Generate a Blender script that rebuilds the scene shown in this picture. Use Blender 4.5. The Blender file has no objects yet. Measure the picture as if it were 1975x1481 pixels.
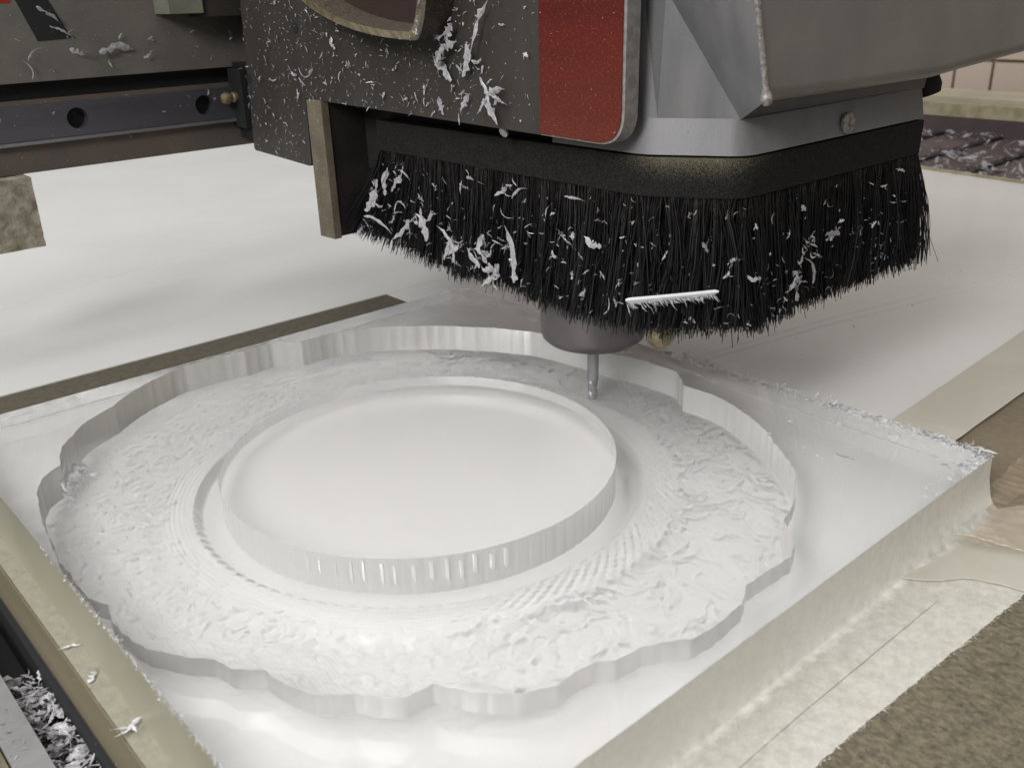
import bpy, bmesh, math, random
import numpy as np
from mathutils import Vector, Matrix, noise as mnoise

random.seed(7); RNG = np.random.default_rng(7)
sc = bpy.context.scene
col = sc.collection
S = 0.001                      # everything below is written in millimetres

# ------------------------------------------------------------------ camera
R = ((0.7448563124550399, 0.27638484060901614, -0.6072894644874129),
     (-0.6667042924031296, 0.2723533663799253, -0.6937788050328176),
     (-0.026352614426699977, 0.9216480150811648, 0.3871310837556534))
CAMP = (-229.86, -329.13, 200.0)
cd = bpy.data.cameras.new('camera'); cam = bpy.data.objects.new('camera', cd); col.objects.link(cam)
cd.sensor_width = 36; cd.lens = 1822.63 / 1975 * 36
cd.clip_start = 0.01; cd.clip_end = 50
cd.dof.use_dof = True; cd.dof.focus_distance = 0.47; cd.dof.aperture_fstop = 19
M = Matrix(R).to_4x4(); M.translation = Vector(CAMP) * S
cam.matrix_world = M
sc.camera = cam

# ------------------------------------------------------------------ light
W = bpy.data.worlds.new('World'); sc.world = W; W.use_nodes = True
nt = W.node_tree; bg = nt.nodes['Background']
bg.inputs[1].default_value = 1.0
# a plain workshop: pale lit ceiling above, dimmer walls towards the horizon
_g = nt.nodes.new('ShaderNodeTexCoord'); _s = nt.nodes.new('ShaderNodeSeparateXYZ'); _r = nt.nodes.new('ShaderNodeValToRGB')
nt.links.new(_g.outputs['Generated'], _s.inputs[0]); nt.links.new(_s.outputs[2], _r.inputs[0]); nt.links.new(_r.outputs[0], bg.inputs[0])
_r.color_ramp.elements[0].position = 0.0; _r.color_ramp.elements[0].color = (0.10, 0.098, 0.095, 1)
_r.color_ramp.elements[1].position = 0.75; _r.color_ramp.elements[1].color = (0.67, 0.66, 0.65, 1)

def area(name, loc, target, size, power, colr, sizey=None):
    d = bpy.data.lights.new(name, 'AREA'); d.energy = power; d.color = colr; d.size = size * S
    d.shape = 'RECTANGLE'; d.size_y = (sizey or size) * S
    o = bpy.data.objects.new(name, d); col.objects.link(o)
    o.location = Vector(loc) * S
    o.rotation_euler = (Vector(target) - Vector(loc)).to_track_quat('-Z', 'Y').to_euler()
    return o
area('window_light', (-1150, -420, 830), (100, 0, 80), 400, 13.5, (1.0, 0.985, 0.97), 420)
area('ceiling_light', (-850, 650, 1600), (-50, 0, 0), 1900, 29, (1.0, 0.98, 0.98), 1500)
area('ceiling_light', (300, -900, 1800), (100, -100, 0), 1300, 3, (1.0, 0.98, 0.95), 500)

sc.view_settings.view_transform = 'Standard'; sc.view_settings.look = 'None'
sc.view_settings.exposure = 0.08; sc.view_settings.gamma = 1
cy = sc.cycles
sc.render.engine = 'CYCLES'
cy.use_denoising = True; cy.diffuse_bounces = 12; cy.max_bounces = 24; cy.transmission_bounces = 20;
cy.glossy_bounces = 5; cy.transparent_max_bounces = 12; cy.sample_clamp_indirect = 60; cy.blur_glossy = 0.6

# ------------------------------------------------------------------ materials
def srgb(r, g, b):
    f = lambda c: (c / 255 / 12.92) if c / 255 <= 0.04045 else ((c / 255 + 0.055) / 1.055) ** 2.4
    return (f(r), f(g), f(b), 1)

MATS = {}
def mat(name, a, b=None, rough=0.5, metal=0.0, nscale=120, bump=0.0, bscale=600, coat=0.0, trans=0.0,
        ior=1.5, detail=6, lo=0.35, hi=0.65, stretch=None, alpha=1.0, rvar=0.0, isl=0.0, bdist=0.0002, spec=0.5, nrough=None):
    m = bpy.data.materials.new(name); m.use_nodes = True; n = m.node_tree; N = n.nodes; L = n.links
    p = N['Principled BSDF']
    p.inputs['Roughness'].default_value = rough; p.inputs['Metallic'].default_value = metal
    p.inputs['IOR'].default_value = ior; p.inputs['Transmission Weight'].default_value = trans
    p.inputs['Coat Weight'].default_value = coat; p.inputs['Coat Roughness'].default_value = 0.12
    p.inputs['Alpha'].default_value = alpha; p.inputs['Specular IOR Level'].default_value = spec
    p.inputs['Base Color'].default_value = a
    geo = N.new('ShaderNodeNewGeometry'); mp = N.new('ShaderNodeMapping')
    L.new(geo.outputs['Position'], mp.inputs[0])
    if stretch: mp.inputs['Scale'].default_value = stretch
    last = None
    if b is not None:
        t = N.new('ShaderNodeTexNoise'); t.inputs['Scale'].default_value = nscale; t.inputs['Detail'].default_value = detail
        L.new(mp.outputs[0], t.inputs['Vector'])
        r = N.new('ShaderNodeValToRGB'); r.color_ramp.elements[0].position = lo; r.color_ramp.elements[1].position = hi
        r.color_ramp.elements[0].color = a; r.color_ramp.elements[1].color = b
        L.new(t.outputs['Fac'], r.inputs[0]); last = r.outputs[0]
        if nrough is not None: t.inputs['Roughness'].default_value = nrough
        if rvar:
            mr = N.new('ShaderNodeMapRange'); mr.inputs['To Min'].default_value = rough - rvar; mr.inputs['To Max'].default_value = rough + rvar
            mr.inputs['From Min'].default_value = 0.3; mr.inputs['From Max'].default_value = 0.7
            L.new(t.outputs['Fac'], mr.inputs[0]); L.new(mr.outputs[0], p.inputs['Roughness'])
    if isl:
        hs = N.new('ShaderNodeHueSaturation'); mr = N.new('ShaderNodeMapRange')
        mr.inputs['To Min'].default_value = 1 - isl; mr.inputs['To Max'].default_value = 1 + isl
        L.new(geo.outputs['Random Per Island'], mr.inputs[0]); L.new(mr.outputs[0], hs.inputs['Value'])
        if last: L.new(last, hs.inputs['Color'])
        else: hs.inputs['Color'].default_value = a
        last = hs.outputs[0]
    if last: L.new(last, p.inputs['Base Color'])
    if bump:
        t2 = N.new('ShaderNodeTexNoise'); t2.inputs['Scale'].default_value = bscale; t2.inputs['Detail'].default_value = 5
        L.new(mp.outputs[0], t2.inputs['Vector'])
        bn = N.new('ShaderNodeBump'); bn.inputs['Strength'].default_value = bump; bn.inputs['Distance'].default_value = bdist
        L.new(t2.outputs['Fac'], bn.inputs['Height']); L.new(bn.outputs[0], p.inputs['Normal'])
    MATS[name] = m
    return m

def dusty(m, dust, amount=0.55, scale=700, lo=0.55, hi=0.7, grad=None):
    """fine pale dust sprinkled over a material; grad=(axis, from_mm, to_mm) keeps it to one side of the thing"""
    n = m.node_tree; N = n.nodes; L = n.links; p = N['Principled BSDF']
    geo = N.new('ShaderNodeNewGeometry')
    t = N.new('ShaderNodeTexNoise'); t.inputs['Scale'].default_value = scale; t.inputs['Detail'].default_value = 8; t.inputs['Roughness'].default_value = 0.7
    L.new(geo.outputs['Position'], t.inputs['Vector'])
    r = N.new('ShaderNodeMapRange'); r.inputs['From Min'].default_value = lo; r.inputs['From Max'].default_value = hi; r.inputs['To Max'].default_value = amount
    L.new(t.outputs['Fac'], r.inputs[0]); fac = r.outputs[0]
    if grad:
        sx = N.new('ShaderNodeSeparateXYZ'); L.new(geo.outputs['Position'], sx.inputs[0])
        g = N.new('ShaderNodeMapRange'); g.inputs['From Min'].default_value = grad[1] * S; g.inputs['From Max'].default_value = grad[2] * S
        L.new(sx.outputs[grad[0]], g.inputs[0])
        mu = N.new('ShaderNodeMath'); mu.operation = 'MULTIPLY'; L.new(fac, mu.inputs[0]); L.new(g.outputs[0], mu.inputs[1]); fac = mu.outputs[0]
    mx = N.new('ShaderNodeMix'); mx.data_type = 'RGBA'
    L.new(fac, mx.inputs[0])
    ib = p.inputs['Base Color']
    if ib.links: L.new(ib.links[0].from_socket, mx.inputs[6])
    else: mx.inputs[6].default_value = ib.default_value
    mx.inputs[7].default_value = dust
    L.new(mx.outputs[2], ib)
    return m

clear = mat('clear_acrylic', (0.995, 0.997, 0.99, 1), rough=0.0, trans=0.97, ior=1.49)
milled = mat('milled_acrylic_wall', (0.985, 0.985, 0.965, 1), rough=0.42, trans=0.62, ior=1.49, bump=0.6, bscale=90, stretch=(1, 1, 0.05), bdist=0.0006)
discwall = mat('disc_wall_acrylic', (0.985, 0.985, 0.975, 1), rough=0.4, trans=0.62, ior=1.49, bump=0.4, bscale=90, stretch=(1, 1, 0.05), bdist=0.0005)
frost = mat('frosted_carved_acrylic', (0.95, 0.948, 0.945, 1), (0.98, 0.98, 0.975, 1), rough=0.34, trans=0.8, ior=1.49, nscale=60, bump=0.15, bscale=900)
def tool_lines(m, scale, dist, strength):
    n = m.node_tree; N = n.nodes; L = n.links; p = N['Principled BSDF']
    geo = N.new('ShaderNodeNewGeometry'); w = N.new('ShaderNodeTexWave'); w.inputs['Scale'].default_value = scale
    w.inputs['Distortion'].default_value = dist; w.inputs['Detail'].default_value = 2; w.inputs['Detail Scale'].default_value = .12; L.new(geo.outputs['Position'], w.inputs['Vector'])
    b = N.new('ShaderNodeBump'); b.inputs['Strength'].default_value = strength; b.inputs['Distance'].default_value = 0.0003
    L.new(w.outputs['Fac'], b.inputs['Height']); L.new(p.inputs['Normal'].links[0].from_socket, b.inputs['Normal']); L.new(b.outputs[0], p.inputs['Normal'])
tool_lines(frost, 200, 30, 0.18)
disctop = mat('disc_face', (0.99, 0.985, 0.98, 1), rough=0.2, trans=0.85, ior=1.49, bump=0.05, bscale=60)
backing = mat('white_backing_film', (0.95, 0.948, 0.94, 1), (0.96, 0.955, 0.945, 1), rough=0.6, nscale=12)
whitepanel = mat('white_gloss_panel', (0.78, 0.78, 0.765, 1), (0.73, 0.73, 0.71, 1), rough=0.28, nscale=9, bump=0.05, bscale=14, coat=0.35, bdist=0.001)
mdf = mat('mdf', srgb(64, 59, 48), srgb(132, 124, 105), rough=0.9, nscale=480, bump=0.5, bscale=2600, stretch=(1, 0.6, 1), detail=10, lo=0.36, hi=0.66, nrough=0.86, spec=0.2)
mdf_edge = mat('mdf_edge', srgb(106, 99, 78), srgb(120, 112, 90), rough=0.75, nscale=60, stretch=(1, 0.1, 1))
olive = mat('gap_board', srgb(82, 77, 64), srgb(98, 92, 78), rough=0.7, nscale=200)
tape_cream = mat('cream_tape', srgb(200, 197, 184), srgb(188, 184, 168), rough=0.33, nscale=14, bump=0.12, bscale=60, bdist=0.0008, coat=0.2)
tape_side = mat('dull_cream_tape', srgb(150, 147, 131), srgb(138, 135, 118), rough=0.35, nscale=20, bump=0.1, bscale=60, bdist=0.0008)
tape_paper = mat('paper_tape', srgb(198, 197, 180), srgb(222, 219, 206), rough=0.42, nscale=700, alpha=0.72, bump=0.25, bscale=900, stretch=(1, 0.5, 1), lo=0.25, hi=0.75)
tape_left = mat('kraft_backed_tape', srgb(124, 122, 106), srgb(150, 148, 132), rough=0.65, nscale=200, nrough=.8, bump=0.25, bscale=420, lo=0.3, hi=0.7, coat=0.1)
tape_clear = mat('clear_brown_tape', srgb(176, 160, 136), srgb(190, 172, 148), rough=0.14, nscale=30, alpha=0.38, bump=0.25, bscale=55, bdist=0.0012)
tape_edge = mat('torn_tape_edge', srgb(208, 205, 192), rough=0.4)
darkgrey = dusty(mat('grey_anodised_plate', srgb(56, 53, 50), srgb(65, 61, 57), rough=0.5, metal=0.35, nscale=40, bump=0.25, bscale=1500, stretch=(1, 1, 0.2)), srgb(170, 160, 135), 0.22, 2500, 0.55, 0.8)
bracketm = dusty(mat('bracket_plate', srgb(92, 84, 70), srgb(112, 104, 88), rough=0.6, metal=0.2, nscale=60, bump=0.3, bscale=1200), srgb(190, 180, 150), 0.5, 1400, 0.55, 0.7)
beamm = dusty(mat('beam_paint', srgb(92, 88, 83), srgb(104, 100, 94), rough=0.55, metal=0.1, nscale=30, bump=0.5, bscale=1600), srgb(150, 140, 120), 0.25, 900, 0.5, 0.8)
railsteel = mat('rail_steel', srgb(96, 95, 102), srgb(112, 111, 118), rough=0.38, metal=0.75, nscale=30, stretch=(0.1, 1, 1), rvar=0.08)
railedge = mat('rail_edge', srgb(165, 163, 168), rough=0.3, metal=0.8)
lowplate = dusty(mat('beam_lower_plate', srgb(92, 87, 84), srgb(112, 100, 90), rough=0.5, metal=0.4, nscale=18), srgb(140, 100, 60), 0.25, 60, 0.5, 0.75)
BRM = None
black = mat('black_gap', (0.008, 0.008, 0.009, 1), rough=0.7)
blackprint = mat('black_print', (0.012, 0.012, 0.014, 1), rough=0.5)
redprint = mat('red_print', srgb(150, 30, 30), rough=0.45)
red = dusty(mat('red_paint', srgb(70, 10, 7), srgb(84, 20, 10), rough=0.4, nscale=40, bump=0.2, bscale=1500, stretch=(1, 0.2, 1)), srgb(190, 110, 60), 0.35, 900, 0.55, 0.72)
dusty(red, srgb(140, 74, 42), 0.3, 700, 0.3, 0.8, grad=(2, 185, 138))
bare = mat('bare_metal_edge', srgb(176, 172, 170), srgb(150, 146, 142), rough=0.4, metal=0.6, nscale=300)
casting = dusty(mat('grey_cast_metal', srgb(112, 112, 114), srgb(124, 124, 125), rough=0.5, metal=0.35, nscale=90, bump=0.3, bscale=1400, stretch=(1, 1, 0.3), rvar=0.06), srgb(190, 185, 170), 0.15, 2200, 0.55, 0.8)
ductm = dusty(mat('grey_painted_duct', srgb(128, 123, 120), srgb(142, 136, 132), rough=0.48, metal=0.2, nscale=25, bump=0.35, bscale=1300), srgb(190, 180, 165), 0.2, 1800, 0.6, 0.8)
bead = mat('weld_bead', srgb(170, 167, 160), srgb(120, 117, 112), rough=0.5, metal=0.4, nscale=700, bump=0.6, bscale=1500)
rubber = dusty(mat('black_rubber', srgb(11, 11, 13), srgb(18, 18, 20), rough=0.8, nscale=200, bump=0.4, bscale=1500, spec=0.2), srgb(150, 142, 120), 0.1, 1500, 0.45, 0.7)
# pale dust lies on the rounded middle of the rubber strip, thickest along its top edge
def strip_dust(m):
    n = m.node_tree; N = n.nodes; L = n.links; p = N['Principled BSDF']
    geo = N.new('ShaderNodeNewGeometry'); sx = N.new('ShaderNodeSeparateXYZ'); L.new(geo.outputs['Position'], sx.inputs[0])
    d = N.new('ShaderNodeVectorMath'); d.operation = 'DISTANCE'; L.new(geo.outputs['Position'], d.inputs[0]); d.inputs[1].default_value = (0.108, -0.068, 0.125)
    g = N.new('ShaderNodeMapRange'); g.inputs['From Min'].default_value = 0.046; g.inputs['From Max'].default_value = 0.015; L.new(d.outputs['Value'], g.inputs[0])
    h = N.new('ShaderNodeMapRange'); h.inputs['From Min'].default_value = 0.116; h.inputs['From Max'].default_value = 0.131; h.inputs['To Min'].default_value = 0.0; h.inputs['To Max'].default_value = 0.42; L.new(sx.outputs[2], h.inputs[0])
    t = N.new('ShaderNodeTexNoise'); t.inputs['Scale'].default_value = 2200; t.inputs['Detail'].default_value = 4; L.new(geo.outputs['Position'], t.inputs['Vector'])
    a = N.new('ShaderNodeMath'); a.operation = 'MULTIPLY'; L.new(g.outputs[0], a.inputs[0]); L.new(h.outputs[0], a.inputs[1])
    b = N.new('ShaderNodeMath'); b.operation = 'ADD'; L.new(a.outputs[0], b.inputs[0]); L.new(t.outputs['Fac'], b.inputs[1])
    c = N.new('ShaderNodeMapRange'); c.inputs['From Min'].default_value = 0.66; c.inputs['From Max'].default_value = 1.15; L.new(b.outputs[0], c.inputs[0])
    mx = N.new('ShaderNodeMix'); mx.data_type = 'RGBA'; L.new(c.outputs[0], mx.inputs[0]); L.new(p.inputs['Base Color'].links[0].from_socket, mx.inputs[6])
    mx.inputs[7].default_value = srgb(132, 125, 104); L.new(mx.outputs[2], p.inputs['Base Color'])
strip_dust(rubber)
bristlem = mat('black_bristle', srgb(14, 13, 15), rough=0.6, isl=0.6, spec=0.3)
dusty(bristlem, srgb(84, 70, 56), 0.6, 220, 0.5, 0.75, grad=(2, 92, 112))
shankm = mat('cutter_steel', srgb(158, 158, 161), rough=0.4, metal=0.6)
colletm = mat('collet_nut_steel', srgb(102, 98, 98), srgb(94, 90, 90), rough=0.42, metal=0.6, nscale=30)
brass = dusty(mat('brass', srgb(152, 143, 112), srgb(112, 100, 78), rough=0.42, metal=0.55, nscale=220, bump=0.4, bscale=900), srgb(200, 190, 160), 0.4, 900, 0.5, 0.7)
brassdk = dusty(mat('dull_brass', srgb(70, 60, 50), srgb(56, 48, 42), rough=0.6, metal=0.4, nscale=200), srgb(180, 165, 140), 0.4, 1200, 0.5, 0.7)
chipm = mat('white_shaving', (0.42, 0.415, 0.43, 1), (0.25, 0.245, 0.26, 1), rough=0.32, nscale=600, trans=0.0, isl=0.12)
whitechip = mat('bright_shaving', (0.56, 0.56, 0.58, 1), rough=0.5, isl=0.06)
alu = dusty(mat('aluminium_rail', srgb(136, 136, 136), srgb(146, 146, 146), rough=0.45, metal=0.4, nscale=100, bump=0.2, bscale=1500), srgb(120, 105, 80), 0.5, 120, 0.52, 0.75)
foamm = mat('dirty_wiper', srgb(120, 112, 92), srgb(160, 156, 142), rough=0.85, nscale=110, bump=1.0, bscale=260, bdist=0.001, detail=8)
channelm = mat('tray_brown', srgb(74, 62, 64), srgb(96, 82, 82), rough=0.6, nscale=8)
farrail = mat('cream_rail', srgb(196, 190, 170), srgb(176, 168, 148), rough=0.6, nscale=10)
tilem = mat('pink_white_tile', srgb(206, 190, 176), srgb(214, 200, 186), rough=0.35, nscale=4)
groutm = mat('grout', srgb(140, 118, 100), rough=0.9)
pencil = mat('pencil_line', srgb(140, 138, 128), rough=0.7)
floorm = mat('workshop_floor', srgb(110, 104, 98), srgb(126, 120, 112), rough=0.7, nscale=5)
rim_m = mat('yellowish_sheet_edge', srgb(150, 142, 110), srgb(176, 168, 140), rough=0.7, nscale=60)

# ------------------------------------------------------------------ object helpers
def mesh_obj(name, verts, faces, m, parent=None, smooth=False, mats=None, mi=None):
    me = bpy.data.meshes.new(name)
    off = np.array([0.0, 0, 0]) if parent is None else np.array(parent['_o'] if '_o' in parent else (0, 0, 0))
    v = (np.array([tuple(x) for x in verts], float) - off) * S
    me.from_pydata([tuple(x) for x in v], [], [tuple(f) for f in faces]); me.update()
    for x in (mats or [m]): me.materials.append(x)
    if mi is not None: me.polygons.foreach_set('material_index', mi)
    if smooth: me.polygons.foreach_set('use_smooth', [True] * len(me.polygons))
    o = bpy.data.objects.new(name, me); col.objects.link(o)
    if parent is not None: o.parent = parent
    return o

def bm_obj(name, bm, m, parent=None, smooth=False, bevel=0, seg=2):
    """link a bmesh written in mm as one mesh object"""
    if bevel:
        es = [e for e in bm.edges if len(e.link_faces) == 2 and e.calc_face_angle(0) > 0.5]
        bmesh.ops.bevel(bm, geom=es, offset=bevel, segments=seg, affect='EDGES', clamp_overlap=True)
    off = Vector((0, 0, 0)) if parent is None or '_o' not in parent else Vector(parent['_o'])
    for v in bm.verts: v.co = (v.co - off) * S
    bmesh.ops.recalc_face_normals(bm, faces=bm.faces)
    me = bpy.data.meshes.new(name); bm.to_mesh(me); bm.free()
    me.materials.append(m)
    if smooth:
        me.polygons.foreach_set('use_smooth', [True] * len(me.polygons))
        me.set_sharp_from_angle(angle=0.6)
    o = bpy.data.objects.new(name, me); col.objects.link(o)
    if parent is not None: o.parent = parent
    return o

def tag(o, label=None, cat=None, group=None, kind=None):
    if label: o['label'] = label
    if cat: o['category'] = cat
    if group: o['group'] = group
    if kind: o['kind'] = kind
    return o

def thing(name, loc, label, cat, group=None):
    o = bpy.data.objects.new(name, None); o.empty_display_size = 0.02; col.objects.link(o)
    o.location = Vector(loc) * S; o['_o'] = [float(x) for x in loc]
    return tag(o, label, cat, group)

def box(bm, x0, x1, y0, y1, z0, z1):
    vs = [bm.verts.new((x, y, z)) for x in (x0, x1) for y in (y0, y1) for z in (z0, z1)]
    for f in ((0, 1, 3, 2), (4, 6, 7, 5), (0, 4, 5, 1), (2, 3, 7, 6), (0, 2, 6, 4), (1, 5, 7, 3)):
        bm.faces.new([vs[i] for i in f])
def boxobj(name, dims, m, parent=None, bevel=0, seg=2):
    bm = bmesh.new(); box(bm, *dims); return bm_obj(name, bm, m, parent, bevel=bevel, seg=seg, smooth=bevel > 0)

def prism(bm, pts, vec):
    """extrude a 3-D polygon along vec"""
    a = [bm.verts.new(p) for p in pts]; b = [bm.verts.new(tuple(Vector(p) + Vector(vec))) for p in pts]
    bm.faces.new(a); bm.faces.new(b[::-1])
    for i in range(len(a)):
        j = (i + 1) % len(a); bm.faces.new((a[i], b[i], b[j], a[j]))

def lathe(bm, prof, c, axis=(0, 0, 1), n=48, cap=True):
    """prof: (radius, height) list about the point c"""
    q = Vector((0, 0, 1)).rotation_difference(Vector(axis)); rings = []
    for r, h in prof:
        rings.append([bm.verts.new(q @ Vector((r * math.cos(2 * math.pi * i / n), r * math.sin(2 * math.pi * i / n), h)) + Vector(c)) for i in range(n)])
    for a, b in zip(rings, rings[1:]):
        for i in range(n):
            j = (i + 1) % n; bm.faces.new((a[i], a[j], b[j], b[i]))
    if cap: bm.faces.new(rings[0][::-1]); bm.faces.new(rings[-1])

def tube(bm, pts, r, n=8):
    pts = [Vector(p) for p in pts]; rings = []
    for i, p in enumerate(pts):
        d = (pts[min(i + 1, len(pts) - 1)] - pts[max(i - 1, 0)]).normalized()
        u = d.cross(Vector((0.31, 0.2, 0.9))).normalized(); v = d.cross(u)
        rr = r[i] if isinstance(r, (list, tuple)) else r
        rings.append([bm.verts.new(p + u * rr * math.cos(2 * math.pi * k / n) + v * rr * math.sin(2 * math.pi * k / n)) for k in range(n)])
    for a, b in zip(rings, rings[1:]):
        for i in range(n): bm.faces.new((a[i], a[(i + 1) % n], b[(i + 1) % n], b[i]))
    bm.faces.new(rings[0][::-1]); bm.faces.new(rings[-1])

# small smooth value-noise for numpy arrays
_T = RNG.random((64, 64))
def vn(x, y):
    xi = np.floor(x).astype(int); yi = np.floor(y).astype(int); fx = x - xi; fy = y - yi
    fx = fx * fx * (3 - 2 * fx); fy = fy * fy * (3 - 2 * fy)
    g = lambda a, b: _T[a % 64, b % 64]
    return (g(xi, yi) * (1 - fx) + g(xi + 1, yi) * fx) * (1 - fy) + (g(xi, yi + 1) * (1 - fx) + g(xi + 1, yi + 1) * fx) * fy
def fbm(x, y, o=4):
    s = 0; a = 0.5
    for k in range(o): s = s + a * vn(x * 2 ** k + 13 * k, y * 2 ** k + 7 * k); a *= 0.5
    return s
def sstep(a, b, x):
    t = np.clip((x - a) / (b - a), 0, 1); return t * t * (3 - 2 * t)

# ------------------------------------------------------------------ the setting
ZB = -25.6                                   # top of the spoil board
bm = bmesh.new(); box(bm, -4000, 6000, -3000, 6000, -905, -900)
tag(bm_obj('floor', bm, floorm), kind='structure')

board = thing('spoil_board', (100, 0, -50), 'brown fibreboard sheet under the acrylic slab, bare at lower right', 'board')
boxobj('board_top', (-168, 930, -700, 1400, -50, ZB), mdf, board, bevel=0.4)
boxobj('board_edge', (-168.6, -168.0, -700, 1400, -49.6, ZB - 0.3), mdf_edge, board)

# far side: edge of bed, chip tray, cream rail, tiled wall
tray = thing('chip_tray', (1250, 300, -120), 'brown slatted chip tray behind the white bed sheet, strewn with shavings', 'tray')
boxobj('tray_floor', (932, 1505, -900, 2200, -125, -60), channelm, tray)
boxobj('tray_back', (1478, 1500, -900, 2200, -59.8, -31), channelm, tray)
for i in range(14):
    y = -150 + i * 98
    boxobj('slat', (1010, 1477, y, y + 12, -59.9, -56), black, tray)
fr = boxobj('bed_rail', (1507, 1640, -900, 2200, -125, 0), farrail, bevel=3)
tag(fr, 'cream painted rail beyond the chip tray at upper right', 'rail')
fr2 = boxobj('bed_rail', (1480, 1499, -900, 2200, -30, -8), rim_m, bevel=2)
tag(fr2, 'narrow tan ledge just in front of the cream rail', 'ledge')
wall = boxobj('wall', (1710, 1730, -900, 2200, -900, 900), groutm)
tag(wall, kind='structure')
tm = None
for i in range(34):
    for j in range(6):
        y0 = 20 + i * 72 - 700; z0 = -60 + j * 110
        if tm is None:
            o = boxobj('tile', (0, 8, 0, 66, 0, 104), tilem, bevel=1); tm = o.data; o.parent = wall
        else:
            o = bpy.data.objects.new('tile', tm); col.objects.link(o); o.parent = wall
        o.location = Vector((1703, y0, z0)) * S

# white sheets round the slab
sheet = thing('white_panel', (600, 300, -25), 'glossy white sheet covering the bed behind the slab', 'panel')
bm = bmesh.new(); prism(bm, [(-900, 284, -24.2), (955, 284, -24.2), (955, 1300, -24.2), (-900, 1300, -24.2)], (0, 0, -1.2))
bm_obj('sheet_top', bm, whitepanel, sheet)
bm = bmesh.new(); prism(bm, [(184, -121, -24.3), (905, -121, -24.3), (955, 283.8, -24.3), (176, 283.8, -24.3), (174, 196, -24.3), (184, 196, -24.3)], (0, 0, -1.1))
bm_obj('sheet_side', bm, whitepanel, sheet)
bm = bmesh.new()
prism(bm, [(905, -121.5, -21.8), (911, -121.5, -21.8), (961, 282, -21.8), (1075, 1300, -21.8), (1069, 1300, -21.8), (955, 282, -21.8)], (0, 0, -5))
bm_obj('sheet_rim', bm, rim_m, sheet)
for pl, rr_ in (([(205, 19, 0), (300, 3, 0), (350, -6, 0), (460, -31, 0), (620, -74, 0)], .35), ([(230, 22, 0), (350, 3, 0), (555, -40, 0), (700, -82, 0)], .25), ([(-330, 420, 0), (-60, 470, 0), (240, 560, 0)], .3), ([(250, 120, 0), (420, 90, 0), (640, 140, 0)], .2)):
    bm = bmesh.new(); tube(bm, [(x, y, -24.28) for x, y, _ in pl], rr_, 4); bm_obj('scored_line', bm, whitepanel, sheet)
gp = boxobj('gap_strip', (-168, 175.5, 192, 283.5, ZB + 0.1, ZB + 0.8), olive)
tag(gp, 'dark olive strip of bare board in the gap behind the slab', 'board strip')

# ------------------------------------------------------------------ the acrylic slab
X0, X1, Y0, Y1, TH = -159.0, 179.5, -187.5, 190.5, 25.0
rimpts = [(-145.9,86.6),(-150,68.1),(-151.5,55.4),(-155,34),(-157,11.4),(-157.2,-10.6),(-154.1,-19.3),(-156.1,-28.6),(-155.4,-40.5),(-153.3,-53.1),(-147.3,-64.4),(-138.9,-73.9),(-136.9,-82.8),(-130.1,-90.7),(-128.3,-101.2),(-123.9,-111.6),(-116.7,-118.4),(-110.1,-126),(-104.3,-132.1),(-94.8,-133.1),(-91.3,-139.3),(-86.2,-146.2),(-78,-154.6),(-70,-158.4),(-66.2,-160.3),(-59.6,-160),(-50.4,-160.5),(-44.8,-164.4),(-34,-165.8),(-22.6,-172.3),(-19.7,-175.1),(-6.5,-175.5),(8.5,-175),(19.1,-168.8),(31.1,-169.1),(45.5,-170.2),(57.1,-164.3),(66.3,-153.9),(76.1,-150.4),(103.9,-135.2),(115.3,-120.5),(140.3,-83.6),(148.6,-54),(146.8,-38.2),(159.7,-22.7),(160.1,-1.7),(154.1,25.9),(148.4,84),(128,118),(105.6,144.1),(80,165),(58.4,173.2),(37.4,174.4),(22.2,184.7),(3.5,184.5),(-15.3,186.3),(-33,187.2),(-55,179.4),(-85.3,158.9),(-105.9,145.6),(-121.4,127),(-129.4,107.5),(-138.5,100.1)]
ang = np.array([math.atan2(y, x) for x, y in rimpts]); rad = np.array([math.hypot(x, y) for x, y in rimpts])
k = np.argsort(ang); ang = ang[k]; rad = rad[k]
NT, NR = 1440, 170
th = np.linspace(-math.pi, math.pi, NT, endpoint=False)
def rimR(t): return np.interp(t, np.r_[ang[-1] - 2 * np.pi, ang, ang[0] + 2 * np.pi], np.r_[rad[-1], rad, rad[0]])
Rr = rimR(th)
# scallop cusps left by the cutter along the wall
arc = np.cumsum(Rr * 2 * math.pi / NT)
wob = 0.8 * np.abs(np.sin(arc / 11.0 + 2.0 * fbm(arc / 30, arc * 0))) + 0.75 * np.abs(np.sin(arc / 2.5 + 3 * fbm(arc / 40, arc * 0 + 9))) * fbm(arc / 14, arc * 0 + 3)
Rr = Rr - 0.4 + wob
Rr = np.minimum(Rr, np.where(np.cos(th) < -0.5, 157.6 / np.maximum(-np.cos(th), .2), 999))
Rr = np.minimum(Rr, np.where(np.sin(th) > 0.5, 188.6 / np.maximum(np.sin(th), .2), 999))
RD = 91.6
Rd = RD + 0.22 * np.abs(np.sin(th * 50)) * (fbm(th * 4, th * 0) > 0.42)
for _k in range(19):
    _a = math.radians(-140 + _k * 4.1); Rd = Rd - 0.12 * np.exp(-((th - _a) / 0.008) ** 2)
slab = thing('acrylic_slab', (0, 0, -25), 'thick clear acrylic slab with a scalloped carved recess round a raised disc', 'slab')

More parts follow.
